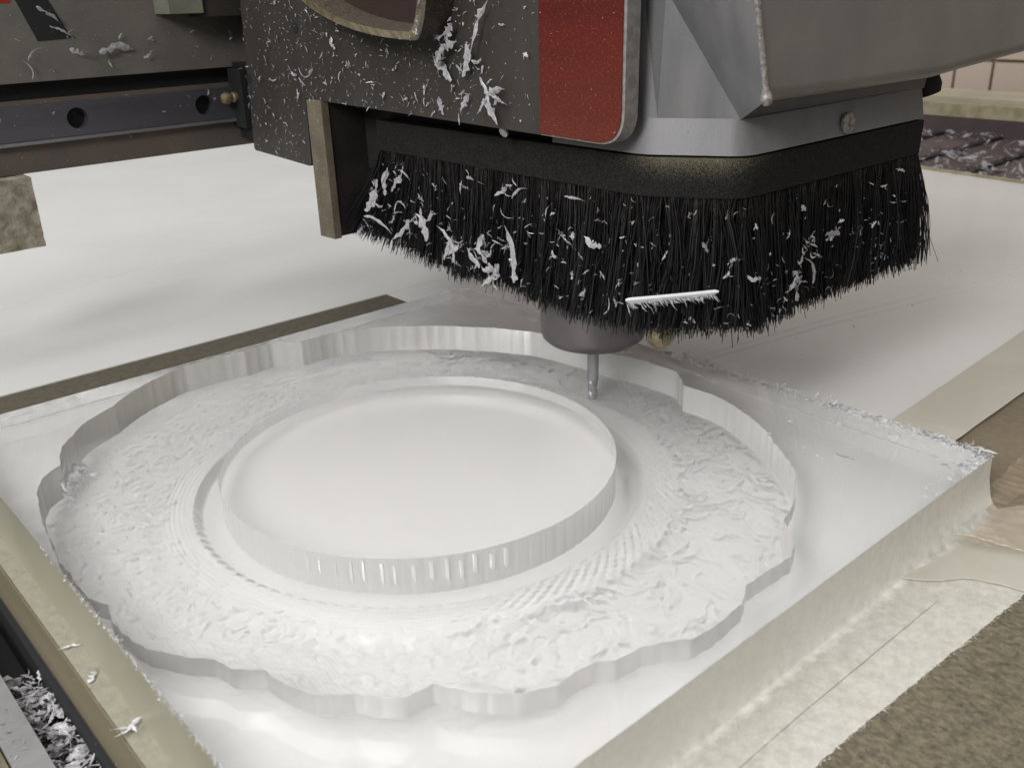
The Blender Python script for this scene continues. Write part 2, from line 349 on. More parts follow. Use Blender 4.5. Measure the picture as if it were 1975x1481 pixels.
# carved floor (polar height field)
u = np.linspace(0, 1, NR) ** 0.95
TT, UU = np.meshgrid(th, u, indexing='ij')
RRd = Rd[:, None] * (1 - UU) + Rr[:, None] * UU
Xf, Yf = RRd * np.cos(TT), RRd * np.sin(TT)
rr = RRd; dg = np.degrees(TT)
edge_in = sstep(0, 4, rr - Rd[:, None]); edge_out = sstep(0, 3, Rr[:, None] - rr)
h = np.full_like(rr, -16.0)
h += 3.2 * sstep(100, 106, rr) - 2.2 * sstep(118, 128, rr) - 1.2 * sstep(150, 170, rr)
# ring of beads next to the island trench
bd = np.exp(-((rr - 103.5) / 2.0) ** 2) * np.clip(np.cos(TT * 96), 0, 1) ** 0.7
h += 1.1 * bd * sstep(-70, -100, dg) + 1.1 * bd * sstep(140, 170, dg)
# slanting tool ridges on the front-right of the ring
slant = np.sin(TT * 110 + rr * 1.5) * np.exp(-((rr - 113) / 7) ** 2)
h += 0.13 * np.sin(rr * 3.0 + 2 * fbm(Xf / 20, Yf / 20, 2)) * np.exp(-((rr - 112) / 7) ** 4)
h += 0.42 * slant * sstep(-125, -95, dg) * sstep(-20, -45, dg)
# swirling leaf-like relief
w1 = fbm(Xf / 34 + 5, Yf / 34 + 9) * 9; w2 = fbm(Xf / 34 + 25, Yf / 34 + 2) * 9
sw = fbm(Xf / 24 + w1 * .6, Yf / 24 + w2 * .6, 3)
ridge = 1.35 * (1 - np.abs(np.sin(sw * 15))) ** 2; ridge2 = np.sin(fbm(Xf / 24 + w2 * .5, Yf / 24 + w1 * .5) * 26)
msk = sstep(114, 124, rr) * edge_out
right = sstep(-135, -100, dg) * sstep(75, 40, dg)
h += .5 * msk * (1.4 * (ridge - .5) * (0.45 + right * 0.55) + .7 * ridge2 * (0.3 + 0.7 * right))
# rows of little scales / pebbles on the left
left = 1 - right
cell = np.zeros_like(rr)
for kk in range(900):
    a = random.uniform(math.radians(85), math.radians(262)); rc = random.triangular(112, 172, 122)
    cx, cyy = rc * math.cos(a), rc * math.sin(a)
    ia = int(((a if a < math.pi else a - 2 * math.pi) + math.pi) / (2 * math.pi) * NT)
    sl = np.arange(ia - 30, ia + 31) % NT
    sz = random.uniform(1.3, 3.2); el = random.uniform(0.5, 1)
    dx = Xf[sl] - cx; dy = Yf[sl] - cyy; ca, sa = math.cos(a + .6), math.sin(a + .6)
    q = ((dx * ca + dy * sa) / (sz * el)) ** 2 + ((-dx * sa + dy * ca) / sz) ** 2
    cell[sl] = np.maximum(cell[sl], np.clip(1 - q, 0, 1) ** 0.6 * sz * 0.55)
h += cell * edge_out * 0.38
h += 0.32 * (fbm(Xf / 2.6, Yf / 3, 3) - .5) * msk
h += 0.8 * (fbm(Xf / 60, Yf / 60, 2) - .5)
h = np.clip(h, -20.5, -11)
V = np.stack([Xf, Yf, h], -1).reshape(-1, 3)
idx = np.arange(NT * NR).reshape(NT, NR)
a_ = idx[:, :-1]; b_ = np.roll(idx, -1, 0)[:, :-1]; c_ = np.roll(idx, -1, 0)[:, 1:]; d_ = idx[:, 1:]
F = np.stack([a_, d_, c_, b_], -1).reshape(-1, 4)
mesh_obj('carved_recess', V, F.tolist(), frost, slab, smooth=True)
# recess wall, from the rim down to the floor
def ringwall(name, rad_, ztop, zbot, m, flip):
    zs = [0, .25, .5, .75, 1]; vs = []
    for q in zs:
        z = ztop * (1 - q) + zbot * q
        vs.append(np.stack([rad_ * np.cos(th), rad_ * np.sin(th), z + 0 * th], -1))
    vs = np.concatenate(vs); fs = []
    for q in range(4):
        for i in range(NT):
            j = (i + 1) % NT; f = (q * NT + i, q * NT + j, (q + 1) * NT + j, (q + 1) * NT + i)
            fs.append(f if flip else f[::-1])
    return mesh_obj(name, vs, fs, m, slab, smooth=True)
ringwall('recess_wall', Rr, 0.0, h[:, -1], milled, True)
ringwall('disc_wall', Rd, 0.0, h[:, 0], discwall, False)
# top face with the hole, sides and bottom: one clear body
bm = bmesh.new()
cs = [(X0, Y0), (X1, Y0), (X1, Y1), (X0, Y1)]
top = [bm.verts.new((x, y, 0)) for x, y in cs]; bot = [bm.verts.new((x, y, -TH)) for x, y in cs]
oe = [bm.edges.new((top[i], top[(i + 1) % 4])) for i in range(4)]
rv = [bm.verts.new((Rr[i] * math.cos(th[i]), Rr[i] * math.sin(th[i]), 0)) for i in range(NT)]
re_ = [bm.edges.new((rv[i], rv[(i + 1) % NT])) for i in range(NT)]
bmesh.ops.triangle_fill(bm, use_beauty=True, use_dissolve=False, edges=oe + re_)
for i in range(4):
    j = (i + 1) % 4; bm.faces.new((top[i], bot[i], bot[j], top[j]))
bm.faces.new(bot)
off = Vector((0, 0, -25))
for v in bm.verts: v.co = (v.co - off) * S
for f in bm.faces:
    f.normal_update(); c = f.calc_center_median(); n = f.normal
    if n.z > .5 or n.z < -.5: want = 1 if c.z > 0.02 else -1; (n.z * want < 0) and f.normal_flip()
    elif n.x * c.x + n.y * c.y < 0: f.normal_flip()
me = bpy.data.meshes.new('clear_body'); bm.to_mesh(me); bm.free(); me.materials.append(clear)
o = bpy.data.objects.new('clear_body', me); col.objects.link(o); o.parent = slab
# the raised disc face
dv = [(0, 0, 0)] + [(Rd[i] * math.cos(th[i]), Rd[i] * math.sin(th[i]), 0) for i in range(NT)]
mesh_obj('raised_disc', dv, [(0, i + 1, (i + 1) % NT + 1) for i in range(NT)], disctop, slab)
bm = bmesh.new()
for q in range(15):
    a = math.radians(-160 + q * 3.9 + random.uniform(-.7, .7)); w_ = random.uniform(.2, .35) + .03 * q; z1 = -1 - random.uniform(0, 3); z0 = -8.5 - random.uniform(0, 3)
    rr0, rr1 = RD + .05, RD + .45 + .02 * q
    P_ = [(rr1 * math.cos(a + k * w_ / RD), rr1 * math.sin(a + k * w_ / RD)) for k in (-1, 1)]; Q_ = [(rr0 * math.cos(a + k * 1.6 * w_ / RD), rr0 * math.sin(a + k * 1.6 * w_ / RD)) for k in (-1, 1)]
    lo = z0 + .3 * q / 17
    ply_ = lambda *pp: bm.faces.new([bm.verts.new(x) for x in pp])
    ply_((*P_[0], z1), (*P_[1], z1), (*P_[1], lo), (*P_[0], lo)); ply_((*Q_[0], z1), (*P_[0], z1), (*P_[0], lo), (*Q_[0], lo + 2)); ply_((*P_[1], z1), (*Q_[1], z1), (*Q_[1], lo - 1.5), (*P_[1], lo))
tm_ = bm_obj('tool_marks', bm, mat('bright_tool_mark', (.93, .93, .92, 1), rough=.35, trans=.5), slab)
bk = boxobj('backing_film', (X0 + .02, X1 - .02, Y0 + .02, Y1 - .02, -25.5, -25.1), backing)
tag(bk, 'white film lying under the clear acrylic slab', 'film')

# ------------------------------------------------------------------ tapes
def sheetgrid(name, fn, nu, nv, m, parent=None):
    vs = [fn(i / nu, j / nv) for i in range(nu + 1) for j in range(nv + 1)]
    fs = [(i * (nv + 1) + j, i * (nv + 1) + j + 1, (i + 1) * (nv + 1) + j + 1, (i + 1) * (nv + 1) + j) for i in range(nu) for j in range(nv)]
    return mesh_obj(name, vs, fs, m, parent, smooth=True)
def nz(x, s=1.0): return mnoise.noise(Vector((x * s, 3.3, 1.7)))
# front: one wide strip that comes down the side of the slab, bends out and lies on the board to a ragged cut edge
def film(name, seed, stuck_y, free_alpha, stuck_alpha):
    m = mat(name, srgb(220, 220, 208), srgb(226, 222, 214), rough=0.3, nscale=22, bump=0.2, bscale=45, bdist=0.0012, lo=.3, hi=.7)
    n = m.node_tree; N = n.nodes; L = n.links; p = N['Principled BSDF']
    geo = N.new('ShaderNodeNewGeometry'); sx = N.new('ShaderNodeSeparateXYZ'); L.new(geo.outputs['Position'], sx.inputs[0])
    t = N.new('ShaderNodeTexNoise'); t.inputs['Scale'].default_value = 260; t.inputs['Detail'].default_value = 6; L.new(geo.outputs['Position'], t.inputs['Vector'])
    q = N.new('ShaderNodeMath'); q.operation = 'MULTIPLY_ADD'; L.new(t.outputs['Fac'], q.inputs[0]); q.inputs[1].default_value = .009; L.new(sx.outputs[1], q.inputs[2])
    g = N.new('ShaderNodeMapRange'); g.inputs['From Min'].default_value = stuck_y * S + .0045; g.inputs['From Max'].default_value = (stuck_y - 4.5) * S + .0045
    g.inputs['To Min'].default_value = free_alpha; g.inputs['To Max'].default_value = stuck_alpha; L.new(q.outputs[0], g.inputs[0])
    # where it is stuck down, the pressed glue lets the fibres of the board through in flecks
    t3_ = N.new('ShaderNodeTexNoise'); t3_.inputs['Scale'].default_value = 210; t3_.inputs['Detail'].default_value = 9; t3_.inputs['Roughness'].default_value = 0.82; L.new(geo.outputs['Position'], t3_.inputs['Vector'])
    u_ = N.new('ShaderNodeMapRange'); u_.inputs['From Min'].default_value = .35; u_.inputs['From Max'].default_value = .65; u_.inputs['To Min'].default_value = -.13; u_.inputs['To Max'].default_value = .13; L.new(t3_.outputs['Fac'], u_.inputs[0])
    ad = N.new('ShaderNodeMath'); L.new(g.outputs[0], ad.inputs[0]); L.new(u_.outputs[0], ad.inputs[1]); ad.use_clamp = True; L.new(ad.outputs[0], p.inputs['Alpha'])
    return m
film1 = film('translucent_tape', 1, -189.5, .93, .62)
def _out(x): return 4 + 6 * float(sstep(95, 165, x))
def f_strip(u, v):
    xm = 179.8 + 1.2 * nz(v * 20, .4) + (0 if v < .5 else 60 * (v - .5) * 2 + 6)
    x = -330 + u * (xm + 330)
    if v <= .5:
        t = v / .5; o_ = _out(x)
        y = Y0 - .12 - o_ * t ** 3.0 * .75 - .25 * nz(x, .05) * t; z = .05 - (25.45) * (1 - (1 - t) ** 1.35)
        z += .5 * (t > .15) * nz(x * .6 + t * 9, .12) * t * (1 - t) * 3 * float(sstep(60, 150, x))
    else:
        t = (v - .5) / .5; y0 = Y0 - .12 - _out(x) * .75; y1 = -221 - .058 * max(0, x) + .5 * nz(x, .35) + .35 * nz(x, 1.3)
        y = y0 + (y1 - y0) * t; z = ZB + .25 + .12 * nz(x + y, .2) + .9 * (1 - t) * abs(nz(x, .06)) * float(sstep(60, 130, x))
    return (x, y, z)
t2 = thing('paper_tape', (0, -208, -25), 'wide translucent tape running down the front side of the slab and out over the board', 'tape')
sheetgrid('tape_film', f_strip, 640, 28, film1, t2)
bm = bmesh.new(); tube(bm, [(-330 + i * 4, -205 - .02 * (-330 + i * 4) * ((-330 + i * 4) > 0) + .15 * nz(i, .9), ZB + .36) for i in range(107)], [max(.03, .16 + .13 * nz(i * 3.3, .7)) for i in range(107)], 4)
bm_obj('pencil_line', bm, pencil, t2)
bm = bmesh.new()
for i in range(260):                                     # little threads along the cut edge
    x = random.uniform(-100, 140); y = -221 - .058 * max(0, x) + random.uniform(-.7, .4); a = random.uniform(0, 6.28); L_ = random.uniform(.3, 1.7)
    tube(bm, [(x, y, ZB + .35), (x + L_ * .5 * math.cos(a), y + L_ * .5 * math.sin(a), ZB + .55), (x + L_ * math.cos(a + .5), y + L_ * math.sin(a + .5), ZB + .4)], [.1, .1, .03], 3)
o = bm_obj('torn_fibres', bm, tape_edge, t2); o['kind'] = 'stuff'
def poly_sheet(name, pts, z, m, parent=None, amp=0.3, rag=(), wr=0.0, smooth_pts=()):
    """flat film cut to a polygon, gently wrinkled"""
    out = []
    n = len(pts)
    for i in range(n):
        a = Vector(pts[i]); b = Vector(pts[(i + 1) % n]); L_ = (b - a).length; st = max(2, int(L_ / 2))
        for q in range(st):
            p = a.lerp(b, q / st)
            if i in rag: nn = Vector((-(b - a).y, (b - a).x)).normalized(); p += nn * (1.0 * nz(q + i * 31, .35) + .4 * nz(q, 1.1)) * math.sin(math.pi * q / st)
            out.append(p)
    bm = bmesh.new(); vs = [bm.verts.new((p.x, p.y, z)) for p in out]
    es = [bm.edges.new((vs[i], vs[(i + 1) % len(vs)])) for i in range(len(vs))]
    bmesh.ops.triangle_fill(bm, use_beauty=True, edges=es)
    for _ in range(3):
        le = [e for e in bm.edges if e.calc_length() > 4]
        if le: bmesh.ops.subdivide_edges(bm, edges=le, cuts=1); bmesh.ops.triangulate(bm, faces=bm.faces)
    for v in bm.verts:
        v.co.z += amp * mnoise.noise(v.co * 0.05) + amp * .5 * mnoise.noise(v.co * 0.2)
        if wr: v.co.z += wr * (1 - abs(mnoise.noise(Vector((v.co.x * .12 - v.co.y * .03, v.co.x * .02 + v.co.y * .07, 5)))) * 2.2) ** 3
    return bm_obj(name, bm, m, parent, smooth=True)
film2 = mat('second_tape_layer', srgb(196, 194, 178), srgb(208, 200, 190), rough=.34, nscale=28, alpha=.62, bump=.3, bscale=60, bdist=.001, lo=.3, hi=.7)
RG = [(96.6, -184.1), (97.3, -189.3), (102.5, -196.9), (106.8, -201.4), (115.4, -207.3), (118.4, -211.2), (122.2, -220.4), (124, -229.5)]
t3 = poly_sheet('corner_tape', [(105, -190.5), (170, -201), (196, -206), (200, -236)] + RG[::-1][:-1], ZB + 1.0, film2, amp=.3)
tag(t3, 'second layer of pale tape with a torn lower edge by the right corner', 'tape')
rp_ = []
for i in range(len(RG) - 1):
    for q in range(6):
        t = q / 6; rp_.append((RG[i][0] * (1 - t) + RG[i + 1][0] * t + .35 * nz(i * 6 + q, .8), RG[i][1] * (1 - t) + RG[i + 1][1] * t, ZB + 1.3 + .35 * nz(i * 6 + q, .45)))
bm = bmesh.new(); tube(bm, rp_, [.06 + .16 * abs(nz(i, .55)) + .2 * math.exp(-i / 5) for i in range(len(rp_))], 5)
tag(bm_obj('tape_edge', bm, tape_edge), 'pale torn paper ridge along the pale tape near the right corner', 'torn edge')
t4 = poly_sheet('clear_tape', [(183, -150), (420, -142), (420, -192), (183, -196)], ZB + 2.6, tape_clear, amp=1.0)
tag(t4, 'glossy clear brown tape on the board right of the slab corner', 'tape')
t4b = poly_sheet('clear_tape', [(185, -184.5), (300, -178), (320, -236), (190, -236), (150, -221), (141, -205), (136, -193), (150, -196), (168, -195.5), (171.5, -190), (178, -188)], ZB + 3.2, tape_clear, amp=1.0, rag=(3, 4), wr=1.6)
tag(t4b, 'wrinkled clear brown tape folded over the right corner of the slab', 'tape')
WK = [(138, -191), (140.5, -194.5), (142.6, -198.5), (143.4, -205.5), (145.5, -213.8), (146.2, -219.8), (146.1, -229.4)]
wp = []
for i in range(len(WK) - 1):
    for q in range(7):
        t = q / 7; wp.append((WK[i][0] * (1 - t) + WK[i + 1][0] * t + .4 * nz(i * 7 + q, .6), WK[i][1] * (1 - t) + WK[i + 1][1] * t, ZB + 5.2 + .5 * nz(i * 7 + q, .35)))
bm = bmesh.new(); tube(bm, wp, [.05 + .3 * abs(nz(i, .4)) for i in range(len(wp))], 6)
tag(bm_obj('tape_wrinkle', bm, tape_edge), 'raised shiny wrinkle in the clear brown tape', 'wrinkle')
t5 = poly_sheet('bed_tape', [(184, -118), (980, -85), (980, -140), (184, -152)], -21.6, tape_cream, amp=.35)
tag(t5, 'cream tape band along the front edge of the white side sheet', 'tape')
# left: kraft-backed tape from the slab edge to the board edge
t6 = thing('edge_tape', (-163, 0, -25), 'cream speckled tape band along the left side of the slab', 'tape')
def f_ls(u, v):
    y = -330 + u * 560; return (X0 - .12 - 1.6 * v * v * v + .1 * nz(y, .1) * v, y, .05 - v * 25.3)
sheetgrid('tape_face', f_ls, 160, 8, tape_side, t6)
def f_lf(u, v):
    y = -330 + u * 560; return (X0 - 1.4 - v * 7.4, y, ZB + .35 + .15 * nz(y + v * 9, .3))
sheetgrid('tape_flat', f_lf, 200, 4, tape_left, t6)

# ------------------------------------------------------------------ aluminium rail and groove at the lower left
rl = thing('table_rail', (-220, 0, -80), 'grey aluminium table rail at the lower left corner', 'rail')
boxobj('rail_top', (-196, -184.5, -700, 1400, -75, -50), alu, rl, bevel=.4)
boxobj('rail_outer', (-260, -196.6, -700, 1400, -76, -51.5), mdf, rl)
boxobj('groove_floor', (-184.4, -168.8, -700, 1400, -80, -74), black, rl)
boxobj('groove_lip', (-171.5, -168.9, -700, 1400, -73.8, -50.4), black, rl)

# ------------------------------------------------------------------ gantry beam (left, behind)
beam = thing('gantry_beam', (-200, 340, 100), 'dark grey gantry beam with a steel linear rail, upper left', 'beam')
BX0, BX1 = -900, 330
boxobj('beam_face', (BX0, BX1, 331, 450, 153, 400), beamm, beam, bevel=.6)
boxobj('rail_groove', (BX0, BX1, 341, 420, 142.6, 152.6), black, beam)
boxobj('rail_seat', (BX0, BX1, 336, 420, 134, 142.2), lowplate, beam, bevel=.4)
# rail bar with counterbored holes (real recesses)
holes = [-20.8 - 87 * i for i in range(0, 9)][::-1] + [66.1, 153]
bm = bmesh.new()
zr0, zr1, yr = 118.5, 139.5, 328.0
zc = 133.4 - 4.2
vsx = []
prev = BX0
rh = 6.6
for hx in holes:
    xa, xb = hx - 12, hx + 12
    q = [bm.verts.new(p) for p in ((prev, yr, zr0), (xa, yr, zr0), (xa, yr, zr1), (prev, yr, zr1))]; bm.faces.new(q)
    n = 32
    circ = [bm.verts.new((hx + rh * math.cos(2 * math.pi * i / n), yr, zc + rh * math.sin(2 * math.pi * i / n))) for i in range(n)]
    deep = [bm.verts.new((hx + rh * math.cos(2 * math.pi * i / n), yr + 9, zc + rh * math.sin(2 * math.pi * i / n))) for i in range(n)]
    def sq(i):
        a = 2 * math.pi * i / n; c, s = math.cos(a), math.sin(a); k_ = 1 / max(abs(c), abs(s))
        x = hx + 12 * c * k_; z = zc + (zr1 - zc if s > 0 else zc - zr0) * s * k_
        return (x, yr, z)
    outer = [bm.verts.new(sq(i)) for i in range(n)]
    for i in range(n):
        j = (i + 1) % n
        bm.faces.new((outer[i], outer[j], circ[j], circ[i])); bm.faces.new((circ[i], circ[j], deep[j], deep[i]))
    bm.faces.new(deep)
    prev = xb
q = [bm.verts.new(p) for p in ((prev, yr, zr0), (BX1, yr, zr0), (BX1, yr, zr1), (prev, yr, zr1))]; bm.faces.new(q)
a = [bm.verts.new(p) for p in ((BX0, yr, zr1), (BX1, yr, zr1), (BX1, 345, zr1), (BX0, 345, zr1))]; bm.faces.new(a)
a = [bm.verts.new(p) for p in ((BX0, yr, zr0), (BX1, yr, zr0), (BX1, 345, zr0), (BX0, 345, zr0))]; bm.faces.new(a)
o = bm_obj('linear_rail', bm, railsteel, beam)
for hx in holes:
    bm = bmesh.new(); lathe(bm, [(rh - .2, 0), (rh - .2, .4)], (hx, yr + 8.4, zc), axis=(0, -1, 0), n=24)
    bm_obj('bolt_recess', bm, black, beam)
boxobj('rail_lip', (BX0, BX1, 326, 345, 116.2, 118.2), railedge, beam, bevel=.3)
boxobj('lower_plate', (BX0, BX1, 331, 420, 98.5, 116), lowplate, beam, bevel=.6)
def decal(name, pts, m, parent, axis='y', pos=330.2, t=.3):
    bm = bmesh.new()
    if axis == 'y': prism(bm, [(a, pos, b) for a, b in pts], (0, t, 0))
    else: prism(bm, [(pos, a, b) for a, b in pts], (t, 0, 0))
    return bm_obj(name, bm, m, parent)
decal('printed_stroke', [(-50, 222), (-33, 222), (-14, 177.4), (-34.5, 176.6)], blackprint, beam, pos=330.6)
decal('red_stroke', [(-80, 200.0), (-46, 199.0), (-46, 222), (-80, 222)], redprint, beam, pos=330.6)
# dirty wiper block hanging under the beam
wb = thing('wiper_block', (-90, 320, 50), 'dirty beige wiper block hanging under the gantry beam at the left edge', 'block')
bm = bmesh.new(); box(bm, -140, -59, 318, 334, 54, 98)
bmesh.ops.subdivide_edges(bm, edges=bm.edges[:], cuts=14, use_grid_fill=True)
for v in bm.verts:
    n_ = mnoise.noise(v.co * .12) * 1.0 + mnoise.noise(v.co * .4) * .5
    if v.co.y < 319: v.co.y -= n_
    v.co.x += .3 * mnoise.noise(v.co * .5)
bm_obj('block_body', bm, foamm, wb, smooth=True)
boxobj('mount', (-140, -64, 332, 345, 97, 99), black, wb)

# bearing block riding on the rail, grease nipple, and the cover above
bb = thing('bearing_block', (110, 318, 110), 'black linear bearing block at the right end of the gantry rail', 'bearing')
boxobj('end_cap', (88, 92, 312, 331, 112, 152), black, bb, bevel=1)
boxobj('block_body', (92.3, 160, 306, 331, 104, 156), mat('bearing_black', srgb(24, 24, 26), rough=.5, coat=.1), bb, bevel=1.5)
bm = bmesh.new(); lathe(bm, [(3.2, 0), (3.6, 1), (3.6, 3), (2.6, 3.6), (2.6, 6), (3.9, 6.6), (4.1, 9), (3.2, 11), (1.5, 11.8)], (88, 322, 133), axis=(-1, -.1, 0), n=20)
bm_obj('grease_nipple', bm, brass, bb, smooth=True)
cov = thing('beam_cover', (60, 316, 190), 'grey green cover block at the top edge above the rail', 'cover')
boxobj('cover_pale', (42, 65, 306, 330, 189.5, 260), mat('pale_green_plastic', srgb(104, 105, 92), srgb(122, 122, 108), rough=.5, nscale=40), cov, bevel=1.2)
boxobj('cover_dark', (65.6, 98, 308, 330, 187, 260), darkgrey, cov, bevel=.8)

# ------------------------------------------------------------------ carriage plate with red end
cp = thing('carriage_plate', (84, 120, 140), 'dark grey spindle carriage plate with a red painted right end', 'machine plate')
def rounded(pts, r_idx, r, n=8):
    out = []
    m_ = len(pts)
    for i, p in enumerate(pts):
        if i in r_idx:
            a = Vector(pts[i - 1]); b = Vector(p); c = Vector(pts[(i + 1) % m_]); rr_ = r_idx[i]
            d1 = (a - b).normalized(); d2 = (c - b).normalized(); h_ = rr_
            for q in range(n + 1):
                t = q / n; s0 = b + d1 * h_ * (1 - t) ** 2 + d2 * h_ * t ** 2
                out.append((s0.x, s0.y))
        else: out.append(tuple(p))
    return out
plate = rounded([(272, 330), (276, 620), (-8, 620), (-1.8, 330), (0, 136), (212, 139.5), (213, 97.5), (289, 100.5)], {6: 3, 7: 3}, 3)
bm = bmesh.new(); prism(bm, [(80, y, z) for y, z in plate], (9, 0, 0)); bm_obj('mounting_plate', bm, darkgrey, cp, bevel=.5)
rp = rounded([(-.4, 620), (-.2, 135.9), (-52, 135), (-55, 620)], {2: 15}, 15)
bm = bmesh.new(); prism(bm, [(80.4, y, z) for y, z in rp], (8.4, 0, 0)); bm_obj('bare_end', bm, bare, cp, bevel=.6, seg=3)
rp2 = rounded([(-.4, 620), (-.2, 136.4), (-50.4, 135.6), (-53, 620)], {2: 14}, 14)
bm = bmesh.new(); prism(bm, [(79.9, y, z) for y, z in rp2], (.49, 0, 0)); bm_obj('red_panel', bm, red, cp)
for (y, z, r_) in ((215, 180.5, 3.4), (302, 148, 3)):
    bm = bmesh.new(); lathe(bm, [(r_, 0), (r_, .3)], (79.9, min(y, 283), z if y < 290 else 148), axis=(-1, 0, 0), n=24); bm_obj('screw_hole', bm, black, cp)
bm = bmesh.new(); lathe(bm, [(2.6, 0), (2.6, 1.2), (2.1, 1.4)], (84, 29.5, 134.5), axis=(-1, 0, -.5), n=20); bm_obj('screw_head', bm, bare, cp)
boxobj('back_block', (92, 200, 225, 300, 105, 600), black, cp)
boxobj('spindle_housing', (110, 290, -70, 224, 262, 640), darkgrey, cp)
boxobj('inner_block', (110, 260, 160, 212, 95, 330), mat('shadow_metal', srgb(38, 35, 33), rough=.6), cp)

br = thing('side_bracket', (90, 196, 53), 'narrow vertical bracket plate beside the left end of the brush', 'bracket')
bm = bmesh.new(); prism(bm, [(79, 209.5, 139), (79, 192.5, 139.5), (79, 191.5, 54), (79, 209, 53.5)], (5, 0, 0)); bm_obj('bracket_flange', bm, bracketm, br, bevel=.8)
bm = bmesh.new(); prism(bm, [(84.05, 208.5, 139), (84.05, 193.4, 139.5), (84.05, 192.4, 55), (84.05, 208, 54.5)], (75, 0, 0)); bm_obj('bracket_web', bm, mat('shaded_web', srgb(40, 36, 34), srgb(30, 27, 26), rough=.7, nscale=40, spec=.2), br)  # shade on the bracket's side face is painted in as a darker colour

# brass collar at the top
bc = thing('brass_collar', (60, 110, 180), 'dusty curved brass collar at the top edge in front of the plate', 'collar')
def ell(t, k_=1.0, dz=0):
    # right half short, left half long
    a = (124 if math.cos(t) > 0 else 13) * k_; return (69 + a * math.cos(t), 220 + dz + 43 * k_ * math.sin(t))
def ellring(xa, ka, xb, kb, m, name, dza=0, dzb=0):
    bm = bmesh.new(); n = 72; A = []; B = []
    for i in range(n):
        t = 2 * math.pi * i / n; y, z = ell(t, ka, dza); A.append(bm.verts.new((xa, y, z))); y, z = ell(t, kb, dzb); B.append(bm.verts.new((xb, y, z)))
    for i in range(n): bm.faces.new((A[i], A[(i + 1) % n], B[(i + 1) % n], B[i]))
    return bm_obj(name, bm, m, bc, smooth=True)
ellring(79.5, .93, 62, 1.0, brassdk, 'collar_side')
ellring(62, 1.0, 60, .985, bare, 'collar_rim')
ellring(60, .985, 58, .9, brass, 'collar_face')
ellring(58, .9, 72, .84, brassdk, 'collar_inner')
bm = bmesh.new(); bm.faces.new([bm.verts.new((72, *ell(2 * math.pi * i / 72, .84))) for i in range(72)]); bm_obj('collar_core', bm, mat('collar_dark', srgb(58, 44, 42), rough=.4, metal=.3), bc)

# ------------------------------------------------------------------ dust shoe
ds = thing('dust_shoe', (180, 0, 130), 'grey cast dust shoe with a long black bristle skirt hanging over the slab', 'dust shoe')
# path of the skirt, seen from above
path = [(95.0, 156.0), (95.0, -42.0), (95.5, -48.5), (98, -55.5), (102, -62.5), (106, -69.5), (110, -76), (114, -82), (118.5, -86.2), (126, -87.8), (134.0, -88.0), (275.0, -88.0)]
def band(name, z0, z1, o0, o1, m, thick, parent, bev=.5, pth=None, extra=None):
    """solid band following the path: outward offset o0 at z0, o1 at z1"""
    P = [Vector(p) for p in (pth or path)]; bm = bmesh.new(); rings = []
    for i, p in enumerate(P):
        d = (P[min(i + 1, len(P) - 1)] - P[max(i - 1, 0)]).normalized(); n_ = Vector((d.y, -d.x))
        n_ = -n_ if n_.dot(Vector((-1, -1))) < 0 else n_
        rings.append([bm.verts.new((*(p + n_ * o0), z0)), bm.verts.new((*(p + n_ * o1), z1)), bm.verts.new((*(p + n_ * (o1 - thick)), z1)), bm.verts.new((*(p + n_ * (o0 - thick)), z0))])
    for a, b in zip(rings, rings[1:]):
        for k_ in range(4): bm.faces.new((a[k_], a[(k_ + 1) % 4], b[(k_ + 1) % 4], b[k_]))
    bm.faces.new(rings[0]); bm.faces.new(rings[-1][::-1])
    return bm_obj(name, bm, m, parent, bevel=bev, smooth=True)
band('brush_holder', 112, 129.3, 1.2, 1.6, rubber, 12, ds, bev=1.0)
bm = bmesh.new(); prism(bm, [(103, 158, 128.5), (103, -40, 128.5), (120, -72, 128.5), (150, -80, 128.5), (270, -80, 128.5), (270, 158, 128.5)], (0, 0, 14)); bm_obj('shoe_plate', bm, black, ds)
# casting: lower band and facets above it
bm = bmesh.new()
def ply(*pts): bm.faces.new([bm.verts.new(p) for p in pts])
cpath = [(95.0, 6.0), (95.0, -46.0), (96.2, -51.5), (98.5, -56), (114.5, -82), (118, -86), (123, -88), (274.5, -88.0)]
band('casting_band', 130.4, 145.6, 1.4, -1.8, casting, 6, ds, bev=.4, pth=cpath)
A = (99.6, -54, 145.2); B_ = (118.2, -84.2, 145.2)
Dd = (99.6, -56.6, 197); Aa = (98.8, -45, 197)
ply((97, 156, 145.2), (97, -48, 145.2), (97.5, -41, 197), (97.5, 156, 197))
ply((97, -48, 145.2), A, Aa, (97.5, -41, 197))
ply(A, B_, Dd, Aa)
ply((97.5, 156, 197), (97.5, -41, 197), Aa, Dd, (98, -52, 260), (97.5, 156, 260))
ply(B_, (277, -86.2, 145.2), (283, -86.2, 165), (125, -86.2, 165))
ply((277, -86.2, 145.2), (277, 100, 145.2), (283, 100, 165), (283, -86.2, 165))
ply((97, 156, 145.2), (277, 156, 145.2), (277, -86.2, 145.2), B_, A, (97, -48, 145.2))
bmesh.ops.remove_doubles(bm, verts=bm.verts, dist=.01)
bm_obj('casting_body', bm, casting, ds)
